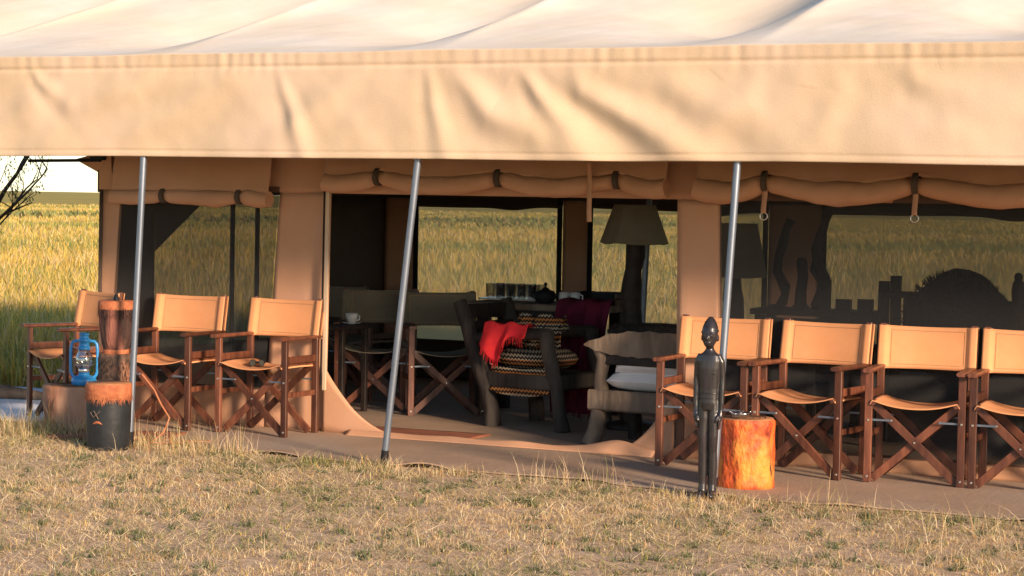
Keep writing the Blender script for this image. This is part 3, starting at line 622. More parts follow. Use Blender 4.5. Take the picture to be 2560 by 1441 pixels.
# ------------------------------------------------------------------ rustic furniture in the doorway
def log_chair_red(loc, rz):
    # local: faces +X; near side at y=0, far side y=.55
    t = thing('rustic_chair', loc, 'rustic log armchair seen from its side, with patterned cushion', 'chair', rotz=rz)
    for s, y in enumerate((0, .55)):
        MB().tube([(-.05,y,.0),(-.055,y,.12),(-.09,y,.25),(-.16,y,.40),(-.22,y,.55),(-.28,y,.70),(-.35,y,.86)], [.060,.052,.050,.055,.054,.050,.047], 12, .06, 1.1, seed=3+s).build('back_leg', 'dark_log', t)
        MB().tube([(.56,y-.02,.0),(.53,y-.02,.12),(.51,y-.02,.28),(.47,y-.02,.42),(.43,y-.02,.56),(.41,y-.02,.68)], [.058,.050,.047,.052,.050,.052], 12, .07, 1.0, seed=8+s).build('front_leg', 'dark_log', t)
        MB().tube([(-.24,y+.01,.60),(-.05,y+.01,.64),(.2,y+.01,.655),(.42,y+.0,.665)], [.040,.042,.042,.046], 10, .07, seed=12+s).build('armrest', 'dark_log', t)
        MB().bar((-.14,y+.0,.33), (.50,y-.01,.33), .05, .105, (0,1,0), .25).build('side_rail', 'dark_log', t)
    for k in range(5): MB().bar((-.10+.13*k, .03, .375), (-.10+.13*k, .52, .375), .10, .03, (1,0,0)).build('seat_plank', 'dark_wood', t)
    for k in range(3): MB().bar((-.20-.06*k, .03, .55+.12*k), (-.20-.06*k, .52, .55+.12*k), .03, .10, (1,0,0)).build('back_slat', 'dark_wood', t)
    MB().bar((.49,.0,.33), (.49,.53,.33), .05, .10, (1,0,0), .25).build('front_rail', 'dark_log', t)
    cu = MB().ball((0,0,0), 1, 28, 14, (.27,.25,.085), lambda a, z: .10*abs(math.sin(2*a))).build('cushion', 'patterned_cloth', t, (.15, .26, .475))
    MB().sheet(lambda u, v: (-.05+.50*u, .005+.05*np.sin(v*3.1)-.055-.012*wob(u*9, 5, 1.0), .385-.19*v-.03*np.sin(u*3.1)), 24, 8, (0,.005,0)).build('seat_throw', 'patterned_cloth', t, (0,0,.06))
    return t
log_chair_red((-.34, 2.24, GZ), math.radians(-10))
# red cloth over the near armrest
def redc(u, v):
    x = -.40+.34*u - .03*v; L = .05 + .16*np.clip(1-np.abs(u-.35)/.65, 0, 1) + .05*np.sin(u*7); s_ = v*(L+.14)-.14
    over = np.clip(-s_, 0, None); dn = np.clip(s_, 0, None)
    y = 2.18 + over*.9 - .03*np.exp(-dn*20)*0 - .02 + .022*np.sin(u*15+v*3)*np.clip(dn*8, 0, 1); z = .725 - dn - .25*over**1.1*0 + .02*np.exp(-(s_/.04)**2) + .012*np.sin(u*13)
    return x, y-.045*np.clip(dn*10, 0, 1), z
rc = MB().sheet(redc, 40, 30, (0, .005, 0)); o = tag(rc.build('red_cloth', 'red_cloth'), 'bright red fringed cloth draped over the rustic armchair arm', 'cloth')
u_ = np.linspace(0, .95, 46); fx, fy, fz = redc(u_, np.ones_like(u_)); fr = MB()
for i in range(46): fr.tube([(fx[i], fy[i], fz[i]+.004), (fx[i]+random.uniform(-.012,.012), fy[i]-.004, fz[i]-random.uniform(.03,.065))], [.0022,.001], 4, cap=False)
fr.build('fringe', 'red_cloth', o)
# dark patterned throw on the backrest
def thr(u, v):
    s_ = v*.44-.14; x = -.28+.36*u; return x - .05*np.clip(s_, 0, 1), 2.42+.05*np.sin(u*9)*.4 - .08*np.clip(s_*8, -1, 1)*.5 + .016*np.sin(u*21+v*4), .80 - np.abs(s_)*.75 + .018*np.sin(u*13)
tag(MB().sheet(thr, 30, 18, (0,.006,0)).build('patterned_throw', 'patterned_cloth'), 'black and gold patterned throw over the rustic armchair behind the red cloth', 'throw')
# buffet table with plank top
t = thing('buffet_table', (0,0,GZ), 'long grey plank table behind the rustic armchair', 'table')
for k in range(4): MB().bar((-.98, 3.06+.15*k, .80), (.14, 3.06+.15*k, .80), .146, .05, (0,1,0), .15).build('top_plank', 'grey_wood', t)
MB().bar((-.98, 3.0, .745), (.14, 3.0, .745), .03, .06, (0,1,0)).build('apron', 'dark_wood', t)
for x in (-.88, .04):
    for y in (3.1, 3.45): MB().bar((x, y, .0), (x, y, .775), .09, .09).build('leg', 'dark_wood', t)
# maroon shawl hanging over the table end
def shawl(u, v):
    s_ = v*1.12-.30; x = -.24+.42*u+.02*np.sin(v*7)-.05*np.clip(s_, 0, 1)*(1-u); dn = np.clip(s_, 0, None); on = np.clip(-s_, 0, None)
    return x, 2.975 + on*1.0 - .03*np.clip(dn*20, 0, 1) + (.03*np.sin(u*17+v)+.012*np.sin(u*41))*np.clip(dn*5, 0, 1), .855 + GZ - dn + .012*np.sin(u*15)*np.where(s_ < 0, 1, 0) + .012
o = tag(MB().sheet(shawl, 60, 40, (0,.006,0)).build('maroon_shawl', 'maroon_cloth'), 'dark maroon fringed shawl hanging from the plank table to the floor', 'shawl')
u_ = np.linspace(0, 1, 60); fx, fy, fz = shawl(u_, np.ones_like(u_)); fr = MB()
for i in range(60): fr.tube([(fx[i], fy[i], fz[i]+.003), (fx[i]+random.uniform(-.01,.01), fy[i]-.006, max(.02, fz[i]-random.uniform(.03,.06)))], [.002,.001], 4, cap=False)
fr.build('fringe', 'maroon_cloth', o)
# drinking glasses, teapot and tray on the table
tag(MB().box((-.72, 3.30, .842+GZ), (.50, .28, .012)).build('tray', 'bolt'), 'shiny metal tray under the drinking glasses on the plank table', 'tray')
gl = None; k = 0
for i in range(5):
    for j in range(2):
        pos = (-.90+.088*i+.03*j, 3.24+.10*j, .850+GZ); s_ = MB().lathe([(.030,0),(.034,.004),(.036,.10),(.0375,.105),(.034,.104),(.031,.010),(.002,.009)], 18) if gl is None else None
        if gl is None: gl = s_.build('drinking_glass', 'glass', None, pos); o = gl
        else: o = gl.copy(); COL.objects.link(o); o.location = pos
        tag(o, 'clear drinking glass standing on the tray on the plank table', 'glass', 'drinking glasses on the tray')
t = thing('teapot', (-.40, 3.14, .827+GZ), 'round black teapot with knobbed lid on the plank table', 'teapot')
MB().lathe([(.05,0),(.075,.03),(.08,.06),(.065,.09),(.03,.10)], 24).build('pot', 'black_trim', t); MB().lathe([(.032,.098),(.02,.112),(.006,.118),(.006,.128),(.014,.138),(.010,.150),(.001,.154)], 16).build('lid', 'black_trim', t)
MB().tube([(.075,0,.05),(.11,0,.07),(.125,0,.10)], [.016,.011,.008], 10).build('spout', 'black_trim', t); MB().tube([(-.07,0,.08),(-.11,0,.08),(-.11,0,.04),(-.075,0,.03)], .006, 8).build('handle', 'black_trim', t)
for i in range(2):
    t = thing('mug', (-.26+.09*i, 3.16, .827+GZ), ('white china mug next to the black teapot', 'white china mug between another mug and the maroon shawl')[i], 'mug', 'white mugs by the teapot')
    MB().lathe([(.03,0),(.036,.006),(.038,.085),(.035,.085),(.032,.01),(.002,.009)], 20).build('cup', 'china', t); MB().tube([(.037,0,.07),(.06,0,.065),(.06,0,.03),(.037,0,.02)], .005, 8).build('handle', 'china', t)
t = thing('storage_box', (.02, 3.32, .827+GZ), 'black box with a pale end at the right end of the plank table', 'box')
MB().box((0,0,.045), (.20,.2,.09)).build('box_body', 'black_trim', t); MB().box((.105,0,.04), (.012,.2,.08)).build('end_panel', 'grey_wood', t)
tag(MB().ball((-.15, 3.40, .87+GZ), .10, 20, 10, (1.6,.8,.45), lambda a, z: .10*math.sin(3*a+z*4)).build('folded_blanket', 'fur_dark'), 'dark crumpled blanket lying on the plank table by the black box', 'blanket')

# chair with white cushions, back to the door
t = thing('plank_chair', (.69, 1.60, GZ), 'rustic driftwood chair with white cushions, its back to the doorway', 'chair', rotz=math.radians(-4))
W_ = .74
for x in (0, W_):
    MB().tube([(x-.04,-.02,0),(x-.015,0,.10),(x,.01,.23)], [.062,.055,.05], 12, .08, seed=int(x*10)+1).build('back_leg', 'grey_wood', t)
    MB().tube([(x+.06,.44,0),(x+.05,.43,.23)], [.05,.045], 12, .06).build('front_leg', 'dark_wood', t)
    MB().tube([(x+.01,.02,.34),(x+.0,.03,.45),(x+.02,.03,.56),(x-.01,.03,.66)], [.052,.043,.047,.06], 12, .07, .8, seed=int(x*10)+3).build('back_post', 'grey_wood', t)
    MB().bar((x+.02,.05,.295), (x+.03,.44,.295), .04, .12, (1,0,0), .2).build('side_rail', 'grey_wood', t)
MB().bar((-.06,-.01,.295), (W_+.06,-.01,.295), .055, .135, (0,1,0), .22).build('back_rail', 'grey_wood', t)
top = []; nn = 24
for i in range(nn+1):
    x = -.10+(W_+.2)*i/nn; e = (2*i/nn-1); top.append((x, 0, .655+.10*(1-abs(e)**2.4) + .006*math.sin(i*1.7)))
bot = [(x, 0, .645 - .06*(1-abs(2*i/nn-1)**3) + .005*math.sin(i*2.3)) for i, (x, _, _) in enumerate(top)]
sl_ = MB(); A = [(x, -.03, z) for x, _, z in top]; B = [(x, .035, z-.004) for x, _, z in top]; C_ = [(x, -.025, z) for x, _, z in bot]; D_ = [(x, .035, z) for x, _, z in bot]
Vv = A+B+C_+D_; q = nn+1; Ff = []
for i in range(nn): Ff += [(i, q+i, q+i+1, i+1), (2*q+i, i, i+1, 2*q+i+1), (q+i, 3*q+i, 3*q+i+1, q+i+1), (3*q+i, 2*q+i, 2*q+i+1, 3*q+i+1)]
Ff += [(0, 2*q, 3*q, q), (nn, q+nn, 3*q+nn, 2*q+nn)]
sl_.add(Vv, Ff).build('top_slab', 'grey_wood', t)
MB().bar((.03,.02,.565), (W_-.03,.02,.565), .04, .075, (0,1,0)).build('back_board', 'dark_wood', t)
MB().bar((.04,.22,.345), (W_-.0,.22,.345), .34, .03, (0,1,0)).build('seat_board', 'dark_wood', t)
def cushion(c, s, rx, label, name='cushion'):
    k = 20
    def fn(u, v):
        a, b = 2*u-1, 2*v-1; p = np.clip((1-np.abs(a)**7)*(1-np.abs(b)**7), 0, 1)**.5*(.8+.2*np.cos(a*1.5)*np.cos(b*1.5))
        return a*s[0]/2, b*s[1]/2, p*s[2]/2 + .006*wob2(u*8, v*8, 5, 1.3)*p
    mb = MB().sheet(fn, k, k, None); mb.sheet(lambda u, v: (fn(u, v)[0], fn(u, v)[1], -fn(u, v)[2]), k, k, None)
    o_ = mb.build(name, 'white_cloth', None, c); o_.rotation_euler[0] = rx; return tag(o_, label, 'cushion')
cushion((1.07, 1.80, .435+GZ), (.66, .40, .15), math.radians(4), 'white seat cushion lying flat in the rustic driftwood chair')
cushion((1.09, 1.68, .60+GZ), (.60, .26, .14), math.radians(70), 'white back cushion propped above the seat cushion in the driftwood chair')
# shaggy fur throw along the slab
fb = MB().ball((0,0,0), 1, 24, 10, (.36,.06,.055), lambda a, z: .12*math.sin(5*a+z*3)); r_ = np.random.default_rng(3)
for i in range(500):
    a = r_.uniform(-.35, .35); o0 = Vector((a, r_.uniform(-.05,.03), .04*math.sqrt(max(0, 1-(a/.36)**2)))); d = Vector((r_.uniform(-.4,.4), r_.uniform(-.6,.3), r_.uniform(.1,1))).normalized()*r_.uniform(.015,.04)
    fb.add([o0+Vector((-.003,0,0)), o0+Vector((.003,0,0)), o0+d], [(0,1,2)])
tag(fb.build('fur_throw', 'fur_dark', None, (1.08, 1.70, .745+GZ)), 'shaggy dark fur throw along the top of the driftwood chair', 'throw')

# ------------------------------------------------------------------ lamps
def trunk_lamp(loc, label, h_trunk, shade_z0, shade_z1, rb, rt, seed, mt='dark_wood'):
    t = thing('floor_lamp', loc, label, 'lamp')
    n = 14; r_ = random.Random(seed)
    MB().tube([(.012*math.sin(i*.9+seed), .012*math.cos(i*1.1), h_trunk*i/n) for i in range(n+1)], [.085-.022*(i/n)+.008*math.sin(i*1.8+seed) for i in range(n+1)], 16, .06, seed=seed).build('trunk', mt, t)
    MB().lathe([(.17,0),(.175,.02),(.16,.045),(.08,.06)], 24, jit=lambda a, z: .05*math.sin(4*a)).build('base', mt, t)
    MB().tube([(0,0,h_trunk),(0,0,shade_z0+.05)], .012, 8).build('stem', 'steel', t)
    # four-sided shade with slightly bowed panels
    def side(k):
        ca, sa = math.cos(k*math.pi/2), math.sin(k*math.pi/2)
        def fn(u, v):
            r = rb+(rt-rb)*v; a = (2*u-1)*r; y = -r - .012*np.sin(np.pi*u); return a*ca - y*sa, a*sa + y*ca, shade_z0+(shade_z1-shade_z0)*v - .012*np.sin(np.pi*u)*(1-v)
        return fn
    for k in range(4): MB().sheet(side(k), 10, 8, None).build('shade_panel', 'shade_cloth', t)
    MB().ball((0,0,shade_z0+.10), .03, 14, 10).build('bulb', 'china', t)
    return t
l1 = trunk_lamp((.505, 2.62, GZ), 'floor lamp with tapered brown shade on a tree trunk stem in the doorway', 1.30, 1.30, 1.565, .19, .115, 2)
for o in l1.children:
    if o.name.startswith('shade'): pass
l1.rotation_euler[2] = math.radians(40)
l2 = trunk_lamp((1.20, 2.75, GZ), 'lamp with brown shade standing behind the wide netting window', 1.08, 1.09, 1.45, .19, .13, 5); l2.rotation_euler[2] = math.radians(30)
tag(MB().tube([(.40, 3.0, GZ), (.47, 3.05, 2.3)], .022, 12).build('tent_pole', 'steel'), 'upright grey tent pole just behind the trunk floor lamp', 'pole')

# ------------------------------------------------------------------ small round cup table
t = thing('side_table', (-1.78, 2.42, GZ), 'small dark side table holding the white cup', 'table')
for k in range(5): MB().bar((-.26, -.2+.1*k, .635), (.22, -.2+.1*k, .635), .096, .028, (0,1,0)).build('top_slat', 'dark_wood', t)
for x in (-.2, .17):
    for y in (-.17, .17): MB().bar((x, y, 0), (x, y, .62), .04, .04).build('leg', 'dark_wood', t)
t = thing('teacup', (-1.66, 2.48, .65+GZ), 'white china cup on a saucer on the small dark table', 'cup')
MB().lathe([(.03,0),(.066,.008),(.068,.013),(.03,.008)], 24).build('saucer', 'china', t); MB().lathe([(.022,.010),(.03,.014),(.042,.045),(.046,.08),(.042,.08),(.036,.04),(.002,.02)], 24).build('bowl', 'china', t); MB().tube([(.043,0,.07),(.066,0,.062),(.062,0,.035),(.04,0,.028)], .005, 8).build('handle', 'china', t)

# ------------------------------------------------------------------ furniture behind the wide netting window
t = thing('sideboard', (0,0,GZ), 'dark wooden sideboard behind the wide netting window', 'sideboard')
for k in range(3): MB().bar((1.25, 3.02+.14*k, .84), (2.05, 3.02+.14*k, .84), .136, .04, (0,1,0)).build('top_plank', 'dark_wood', t)
for x in (1.30, 2.0):
    for y in (3.02, 3.28): MB().bar((x, y, 0), (x, y, .82), .06, .06).build('leg', 'dark_wood', t)
for k in range(3): MB().box((1.41+.235*k, 3.0, .55), (.225, .03, .5)).build('door_panel', 'dark_wood', t)
def carving(loc, pts, rad, label, extra=()):
    t = thing('carving', loc, label, 'carving', 'dark carvings on the sideboard'); b = MB(); b.tube(pts, rad, 14, .08, seed=len(pts))
    for e in extra: b.tube(*e, 10, .06)
    o = b.build('figure_body', 'dark_wood', t); MB().lathe([(.06,0),(.06,.02),(.05,.03)], 16).build('plinth', 'dark_wood', t)
carving((1.42, 3.05, .86+GZ), [(0,0,.02),(.05,0,.10),(.03,0,.18),(-.01,0,.26),(.0,0,.36),(.03,0,.46),(.05,0,.56),(.08,0,.62)], [.022,.026,.030,.034,.030,.036,.028,.034], 'slender dark carving with bent legs behind the netting window', [([(0,0,.26),(.07,0,.16),(.05,0,.03)], [.022,.02,.016])])
carving((1.57, 3.1, .86+GZ), [(0,0,.02),(.0,0,.12),(.01,0,.22),(0,0,.33),(.0,0,.36)], [.045,.04,.035,.04,.025], 'short dark post-shaped carving between two taller carvings')
carving((1.72, 3.05, .86+GZ), [(-.03,0,.02),(.02,0,.12),(.03,0,.22),(-.02,0,.32),(-.03,0,.42),(.0,0,.52),(.03,0,.62),(.07,0,.70)], [.04,.045,.042,.036,.038,.036,.026,.022], 'tallest dark twisting carving on the sideboard behind the netting window', [([(0,0,.2),(-.06,0,.28),(-.04,0,.36)], [.02,.018,.014])])
def post_chair(loc, rz, label, arm=False):
    t = thing('post_chair', loc, label, 'chair', rotz=rz)
    for x in (-.20, .20): MB().bar((x, .2, 0), (x, .24, 1.08), .075, .05, (1,0,0), .2).build('back_post', 'dark_wood', t); MB().bar((x, -.2, 0), (x, -.2, .62), .06, .05, (1,0,0), .2).build('front_leg', 'dark_wood', t)
    for x in (-.075, .075) : MB().bar((x, .215, .45), (x, .245, .95+.03*x), .11, .03, (1,0,0)).build('back_plank', 'dark_wood', t)
    for z in (.46, .82): MB().bar((-.2, .222, z), (.2, .222, z), .03, .07, (0,1,0)).build('back_rail', 'dark_wood', t)
    MB().box((0, 0, .44), (.44, .42, .05)).build('seat', 'dark_wood', t)
    for x in (-.2, .2): MB().bar((x, -.24, .64), (x, .24, .64), .07, .035, (1,0,0)).build('armrest', 'dark_wood', t)
post_chair((2.02, 2.72, GZ), math.radians(6), 'heavy dark post-backed chair beside the sideboard behind the netting window')
t = thing('log_bench', (0,0,GZ), 'dark log bench with a crossed end post beside the heavy post-backed chair', 'bench')
MB().bar((2.30, 2.9, 0), (2.29, 2.92, 1.12), .07, .06, (1,0,0), .25).build('end_post', 'dark_wood', t); MB().bar((2.20, 2.9, .995), (2.62, 2.93, .995), .05, .045, (0,1,0), .25).build('cross_rail', 'dark_wood', t)
MB().box((2.75, 2.95, .42), (.95, .4, .08)).build('seat', 'dark_wood', t); MB().bar((3.2, 2.9, 0), (3.2, 2.92, .9), .07, .06, (1,0,0), .25).build('end_post', 'dark_wood', t)
MB().bar((2.3, 3.1, .72), (3.2, 3.1, .72), .04, .5, (0,1,0), .2).build('back_board', 'dark_wood', t)
def fuzzy(name, loc, sc, label, cat, seed):
    r_ = np.random.default_rng(seed); b = MB().ball((0,0,0), 1, 32, 16, sc, lambda a, z: .07*math.sin(3*a+seed)+.05*math.sin(7*a+z*5))
    for i in range(900):
        a, z = r_.uniform(0, 6.28), r_.uniform(-.2, 1); q = math.sqrt(max(0, 1-z*z)); p = Vector((q*math.cos(a)*sc[0], q*math.sin(a)*sc[1], z*sc[2])); d = (p.normalized()+Vector(r_.normal(0,.5,3))).normalized()*.05
        b.add([p+Vector((-.006,0,0)), p+Vector((.006,0,0)), p+d], [(0,1,2)])
    return tag(b.build(name, 'fur_dark', None, loc), label, cat)
fuzzy('fur_heap', (2.72, 2.85, .80), (.36, .24, .36), 'big dark heap of furs on the log bench behind the netting window', 'fur', 1)
for i, (x, z) in enumerate(((3.07, .98), (3.24, 1.0))):
    t = thing('bottle', (x, 3.1, z-.02), ('dark round-topped bottle next to the heap of furs', 'dark round-topped bottle at the far end from the heap of furs')[i], 'bottle', 'bottles on the bench back')
    MB().lathe([(.035,0),(.04,.02),(.045,.10),(.035,.15),(.02,.17)], 16).build('bottle_body', 'black_trim', t); MB().ball((0,0,.185), .03, 12, 8).build('stopper', 'black_trim', t)

# ------------------------------------------------------------------ plastic sheet and branch by the left chair
tag(MB().sheet(lambda u, v: (-5.2+2.1*u+.15*wob(v*6, 3, 1.0), .55+2.0*v - .35*u*(1-v)*0, .02+.03*np.abs(wob2(u*9, v*9, 8, 1.3))), 60, 50, (0,0,-.006)).build('plastic_sheet', 'plastic_sheet'), 'crumpled bluish white sheet on the grass at the tent corner', 'sheet')
tag(MB().tube([(-5.0,1.25,.10),(-4.5,1.42,.10),(-4.15,1.62,.09),(-3.95,1.72,.07),(-3.8,1.8,.05)], [.06,.055,.05,.035,.015], 12, .08).build('fallen_branch', 'grey_wood'), 'grey fallen branch lying on the bluish white sheet', 'branch')

# ------------------------------------------------------------------ grass (blade meshes built with numpy)
def blades(name, P, h, w_, lean, cols, label, material='grass_blades', flat=None, curve=.5):
    n = len(P); r = RNG; ang = r.uniform(0, 2*np.pi, n); sd = np.stack([np.cos(ang), np.sin(ang), np.zeros(n)], 1)*w_[:, None]
    la = r.uniform(0, 2*np.pi, n); ld = np.stack([np.cos(la), np.sin(la), np.zeros(n)], 1)*(lean*h)[:, None]
    up = np.zeros((n, 3)); up[:, 2] = h*np.sqrt(np.clip(1-np.minimum(lean, .99)**2, .02, 1))
    mid = P + up*.55 + ld*.35; tip = P + up + ld
    V = np.stack([P-sd, P+sd, mid-sd*.75, mid+sd*.75, tip], 1).reshape(-1, 3).astype(np.float32)
    b = (np.arange(n)*5)[:, None]; quad = (b + np.array([0,1,3,2])).astype(np.int32); tri = (b + np.array([2,3,4])).astype(np.int32)
    loops = np.concatenate([quad, tri], 1).reshape(-1); starts = (np.arange(n)[:, None]*7 + np.array([0,4])).reshape(-1); tot = np.tile([4,3], n)
    me = bpy.data.meshes.new(name); me.vertices.add(n*5); me.vertices.foreach_set('co', V.reshape(-1)); me.loops.add(n*7); me.loops.foreach_set('vertex_index', loops)
    me.polygons.add(n*2); me.polygons.foreach_set('loop_start', starts.astype(np.int32)); me.polygons.foreach_set('loop_total', tot.astype(np.int32)); me.update(calc_edges=True)
    ca = me.attributes.new('Col', 'FLOAT_COLOR', 'POINT'); c4 = np.ones((n, 5, 4), np.float32); c4[:, :, :3] = cols[:, None, :]; ca.data.foreach_set('color', c4.reshape(-1))
    me.materials.append(MATS[material]); o = bpy.data.objects.new(name, me); COL.objects.link(o); return tag(o, label, 'grass', kind='stuff')
STRAW = np.array([.74,.55,.29]); PALE = np.array([.82,.66,.42]); GREEN = np.array([.25,.28,.10]); RUST = np.array([.66,.38,.19]); GOLD = np.array([.72,.50,.12]); OLIVE = np.array([.36,.36,.10])
def mixcol(n, ws, f=None):
    pal = np.array([c for c, _ in ws]); p = np.array([q for _, q in ws], float)
    k = RNG.choice(len(ws), n, p=p/p.sum()); c = pal[k]*RNG.uniform(.7, 1.2, (n, 1)); return np.clip(c, 0, 1)
def noise2(x, y, seed, fr): return 2.0*wob2(x, y, seed, fr, 9)
camx, camy = CAM.x, CAM.y
def wedge(n, r0, r1, a0, a1, power):
    u = RNG.uniform(0, 1, n)
    rr = np.exp(np.log(r0)+(np.log(r1)-np.log(r0))*u) if power == 'log' else np.sqrt(r0**2+(r1**2-r0**2)*u)
    a = RNG.uniform(math.radians(a0), math.radians(a1), n); yaw = YAW + a
    return camx - np.sin(yaw)*rr, camy + np.cos(yaw)*rr, rr
edge = lambda x: np.interp(x, EX, EY)
# foreground: short cropped dry turf, in tufts with bare soil between
def tufts(nt_, per, x0y, spread):
    tx, ty = x0y; k = RNG.poisson(per, len(tx)); idx = np.repeat(np.arange(len(tx)), k); a = RNG.uniform(0, 2*np.pi, len(idx)); q = np.abs(RNG.normal(0, 1, len(idx)))*spread[idx]
    return tx[idx]+np.cos(a)*q, ty[idx]+np.sin(a)*q, idx
n = 58000; x, y, rr = wedge(n, 7.6, 15.5, -21, 21, 'area'); keep = (y < edge(x)-.03) & ~((x < -3.1) & (y > .5)) & (RNG.uniform(0, 1, n) < .55+.35*noise2(x, y, 71, 2.0)+.35*noise2(x, y, 70, 9)); tx, ty = x[keep], y[keep]; m_ = len(tx)
dist = edge(tx) - ty; band = np.clip(np.exp(-(dist/.35)**2), 0, 1)*np.clip(.25+1.1*noise2(tx, ty, 73, 3.2), 0, 1); left = np.clip((-tx-.55)/.9, 0, 1)*np.clip(1.45-dist/.75, 0, 1)
tall = np.clip(.9*band + .85*left*np.clip(.6+.8*noise2(tx, ty, 76, 3.5), 0, 1), 0, 1)*RNG.uniform(.3, 1, m_)
green = np.clip(.30 + .50*noise2(tx, ty, 74, 2.4) + .40*noise2(tx, ty, 75, 9), .02, .9); hue = RNG.uniform(.62, 1.18, m_)
x, y, idx = tufts(m_, 12.5, (tx, ty), .016+.03*RNG.uniform(0, 1, m_)**2); n = len(x)
T = tall[idx]; h = .014 + .045*RNG.uniform(0, 1, n)**1.5*(.3+1.1*RNG.uniform(0, 1, m_)**2)[idx] + .19*T*RNG.uniform(.15, 1, n)**1.3
dry = mixcol(n, [(STRAW, 4), (PALE, 4), (RUST, 1.4), (GOLD, .8)]); grn = mixcol(n, [(GREEN*.9, 3), (OLIVE, 2), (np.array([.13,.15,.08]), 2.0)])
cols = np.where(RNG.uniform(0, 1, (n, 1)) < green[idx][:, None], grn, dry)*hue[idx][:, None]
blades('dry_turf', np.stack([x, y, np.zeros(n)-.003], 1), h, .0010+.0012*RNG.uniform(0, 1, n), np.clip(RNG.normal(.88, .35, n) - .50*T, .05, 1.3), np.clip(cols, 0, .85), 'short dry straw-coloured turf in front of the tent')
n = 900; x, y, rr = wedge(n, 7.6, 14, -21, 21, 'area'); keep = (y < edge(x)-.05); tx, ty = x[keep], y[keep]; m_ = len(tx)  # dark weeds, their colour also standing in for small shadows in the turf
x, y, idx = tufts(m_, 30, (tx, ty), .02+.03*RNG.uniform(0, 1, m_)); n = len(x)
blades('low_weeds', np.stack([x, y, np.zeros(n)], 1), .015+.035*RNG.uniform(0, 1, n), .0022+.002*RNG.uniform(0, 1, n), np.clip(RNG.normal(.7, .3, n), .05, 1.2), mixcol(n, [(np.array([.12,.15,.075]), 3), (np.array([.19,.22,.10]), 2), (np.array([.26,.25,.12]), 1)]), 'small dark green weeds, doubling as painted small shadows, dotted through the dry turf')
# straw litter lying flat
n = 170000; x, y, rr = wedge(n, 7.6, 15, -21, 21, 'area'); keep = (y < edge(x)+.02); x, y = x[keep], y[keep]; n = len(x)
keepp = RNG.uniform(0, 1, n) < .40+.55*noise2(x, y, 77, 4.5); x, y = x[keepp], y[keepp]; n = len(x)
blades('straw_litter', np.stack([x, y, .006+.02*RNG.uniform(0, 1, n)**2], 1), .03+.20*RNG.uniform(0, 1, n)**3.2, .0010+.0012*RNG.uniform(0, 1, n), np.clip(RNG.normal(1.0, .06, n), .9, 1.1), np.clip(mixcol(n, [(PALE, 3), (STRAW, 3), (np.array([.78,.64,.40]), 1.5)]), 0, .85), 'loose pale straw lying flat on the turf')
# taller seed stalks along the edge of the groundsheet
n = 5200; x = RNG.uniform(-3.2, 4.6, n); y = edge(x) - np.abs(RNG.normal(.0, .28, n)) - .02; cl = noise2(x, y, 79, 3.5); kk = (RNG.uniform(0, 1, n) < .15 + 1.2*cl + .35*(x < -.9)); x, y = x[kk], y[kk]; n = len(x)
blades('seed_stalks', np.stack([x, y, np.zeros(n)], 1), .08+.16*RNG.uniform(0, 1, n)**1.3, .0010+.001*RNG.uniform(0, 1, n), np.clip(RNG.normal(.35, .2, n), .02, .9), mixcol(n, [(PALE, 3), (STRAW, 2), (OLIVE, 1.5), (RUST, .6)]), 'thin tall seed stalks along the groundsheet edge')
# savanna behind the tent
n = 330000; x, y, rr = wedge(n, 13.5, 240, -19, 22, 'log'); keep = ~((x > -3.25) & (x < 6.6) & (y > -.3) & (y < 5.7)) & (y > edge(np.clip(x, -3.2, 6))+.05) & ~((x > -5.3) & (x < -3.0) & (y > .4) & (y < 2.6)); x, y, rr = x[keep], y[keep], rr[keep]; n = len(x)
f1 = noise2(x*.5, y*.5, 81, .35) + .6*noise2(x, y, 82, .10) + .4*noise2(x, y, 84, 1.2)
h = (.16 + .20*RNG.uniform(0, 1, n))*(1+.35*np.clip(noise2(x, y, 83, .8), -1, 1))
gf = np.clip(.34 - .75*f1 - .25*np.clip((14-rr+6)/8, 0, 1)*-1.4, .05, .92)[:, None]
cols = np.where(RNG.uniform(0, 1, (n, 1)) < gf, mixcol(n, [(OLIVE, 3), (GREEN, 2), (np.array([.33,.32,.08]), 2)]), mixcol(n, [(GOLD, 4), (STRAW, 2), (np.array([.55,.40,.10]), 2)]))
blades('savanna_grass', np.stack([x, y, np.zeros(n)-.01], 1), h, (.0026 + .00026*rr)*RNG.uniform(.6, 1.3, n), np.clip(RNG.normal(.4, .2, n), .05, .9), cols, 'golden green savanna grass behind the tent')
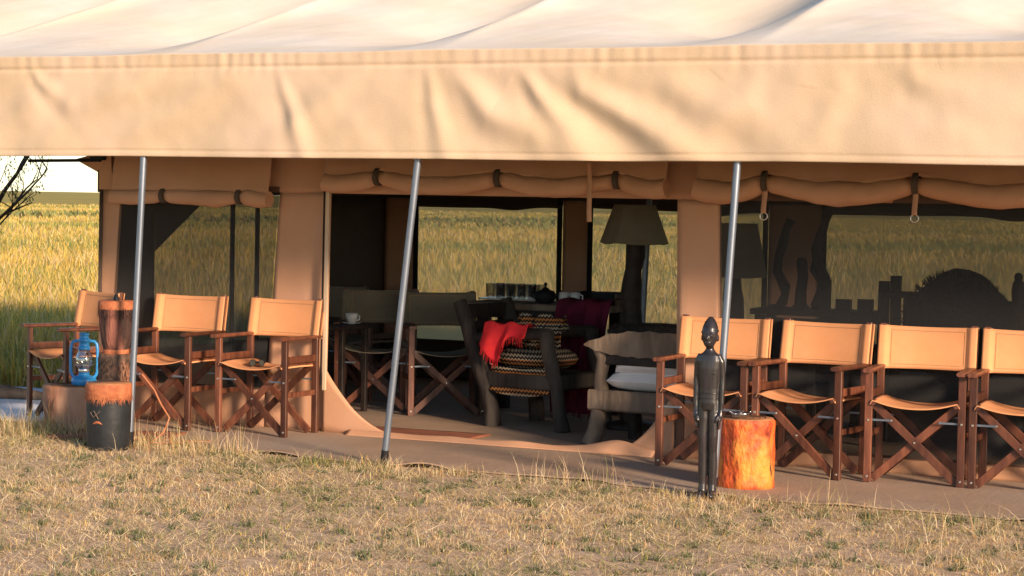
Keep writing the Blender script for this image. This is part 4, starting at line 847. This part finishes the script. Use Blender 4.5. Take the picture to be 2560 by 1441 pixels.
# belt of low dark scrub far out on the plain
n = 16000; x, y, rr = wedge(n, 110, 170, -19, 22, 'log'); kk = noise2(x*.7, y*.7, 91, .12) + .6*noise2(x, y, 92, .35) > .22; x, y, rr = x[kk], y[kk], rr[kk]; n = len(x)
blades('far_scrub', np.stack([x, y, np.zeros(n)], 1), .2+.35*RNG.uniform(0, 1, n), .10+.12*RNG.uniform(0, 1, n), np.clip(RNG.normal(.5, .25, n), .05, .9), mixcol(n, [(np.array([.20,.22,.08]), 3), (np.array([.27,.27,.09]), 2), (np.array([.26,.20,.09]), 1)]), 'belt of low dark scrub far out on the plain', 'leaf_mix')

# ------------------------------------------------------------------ thorn tree at the left
t = thing('thorn_tree', (-7.35, 4.1, 0), 'thin sparse thorn tree on the plain left of the tent', 'tree')
trk = MB(); tips = []
def branch(p, d, L, r, depth, seed):
    rn = random.Random(seed); pts = [Vector(p)]; dd = Vector(d).normalized(); n_ = 6
    for i in range(n_):
        dd = (dd + Vector((rn.uniform(-.16,.16), rn.uniform(-.16,.16), rn.uniform(-.08,.12)))).normalized(); pts.append(pts[-1] + dd*(L/n_))
    trk.tube(pts, [max(.0025, r*(1-.6*i/n_)) for i in range(n_+1)], 7 if depth < 3 else 4, .06, cap=False, seed=seed)
    if depth >= 4: tips.extend(pts[2:]); return
    for k in range(3 if depth < 3 else 3):
        q = pts[rn.randint(2, n_)]; ax = Vector((rn.uniform(-1,1), rn.uniform(-1,1), rn.uniform(-.15,.8))).normalized()
        branch(q, dd*.7+ax*.75, L*rn.uniform(.5,.75), r*.5, depth+1, seed*7+k+1)
branch((0,0,0), (.35,.1,.9), 1.3, .055, 0, 2)
branch((.55,.32,1.15), (.55,.32,1.0), 1.1, .028, 1, 5)
trk.build('trunk', 'bark', t)
n = 900; tp = np.array([tuple(p) for p in tips]); P = tp[RNG.integers(0, len(tp), n)] + RNG.normal(0, .035, (n, 3)); o = blades('crown', P, np.full(n, .035), np.full(n, .007), np.clip(RNG.normal(.7, .3, n), 0, 1.2), mixcol(n, [(GREEN*.7, 2), (OLIVE*.7, 1)]), None, 'leaf_mix'); o.parent = t
for k in ('label', 'category', 'kind'):
    if k in o: del o[k]
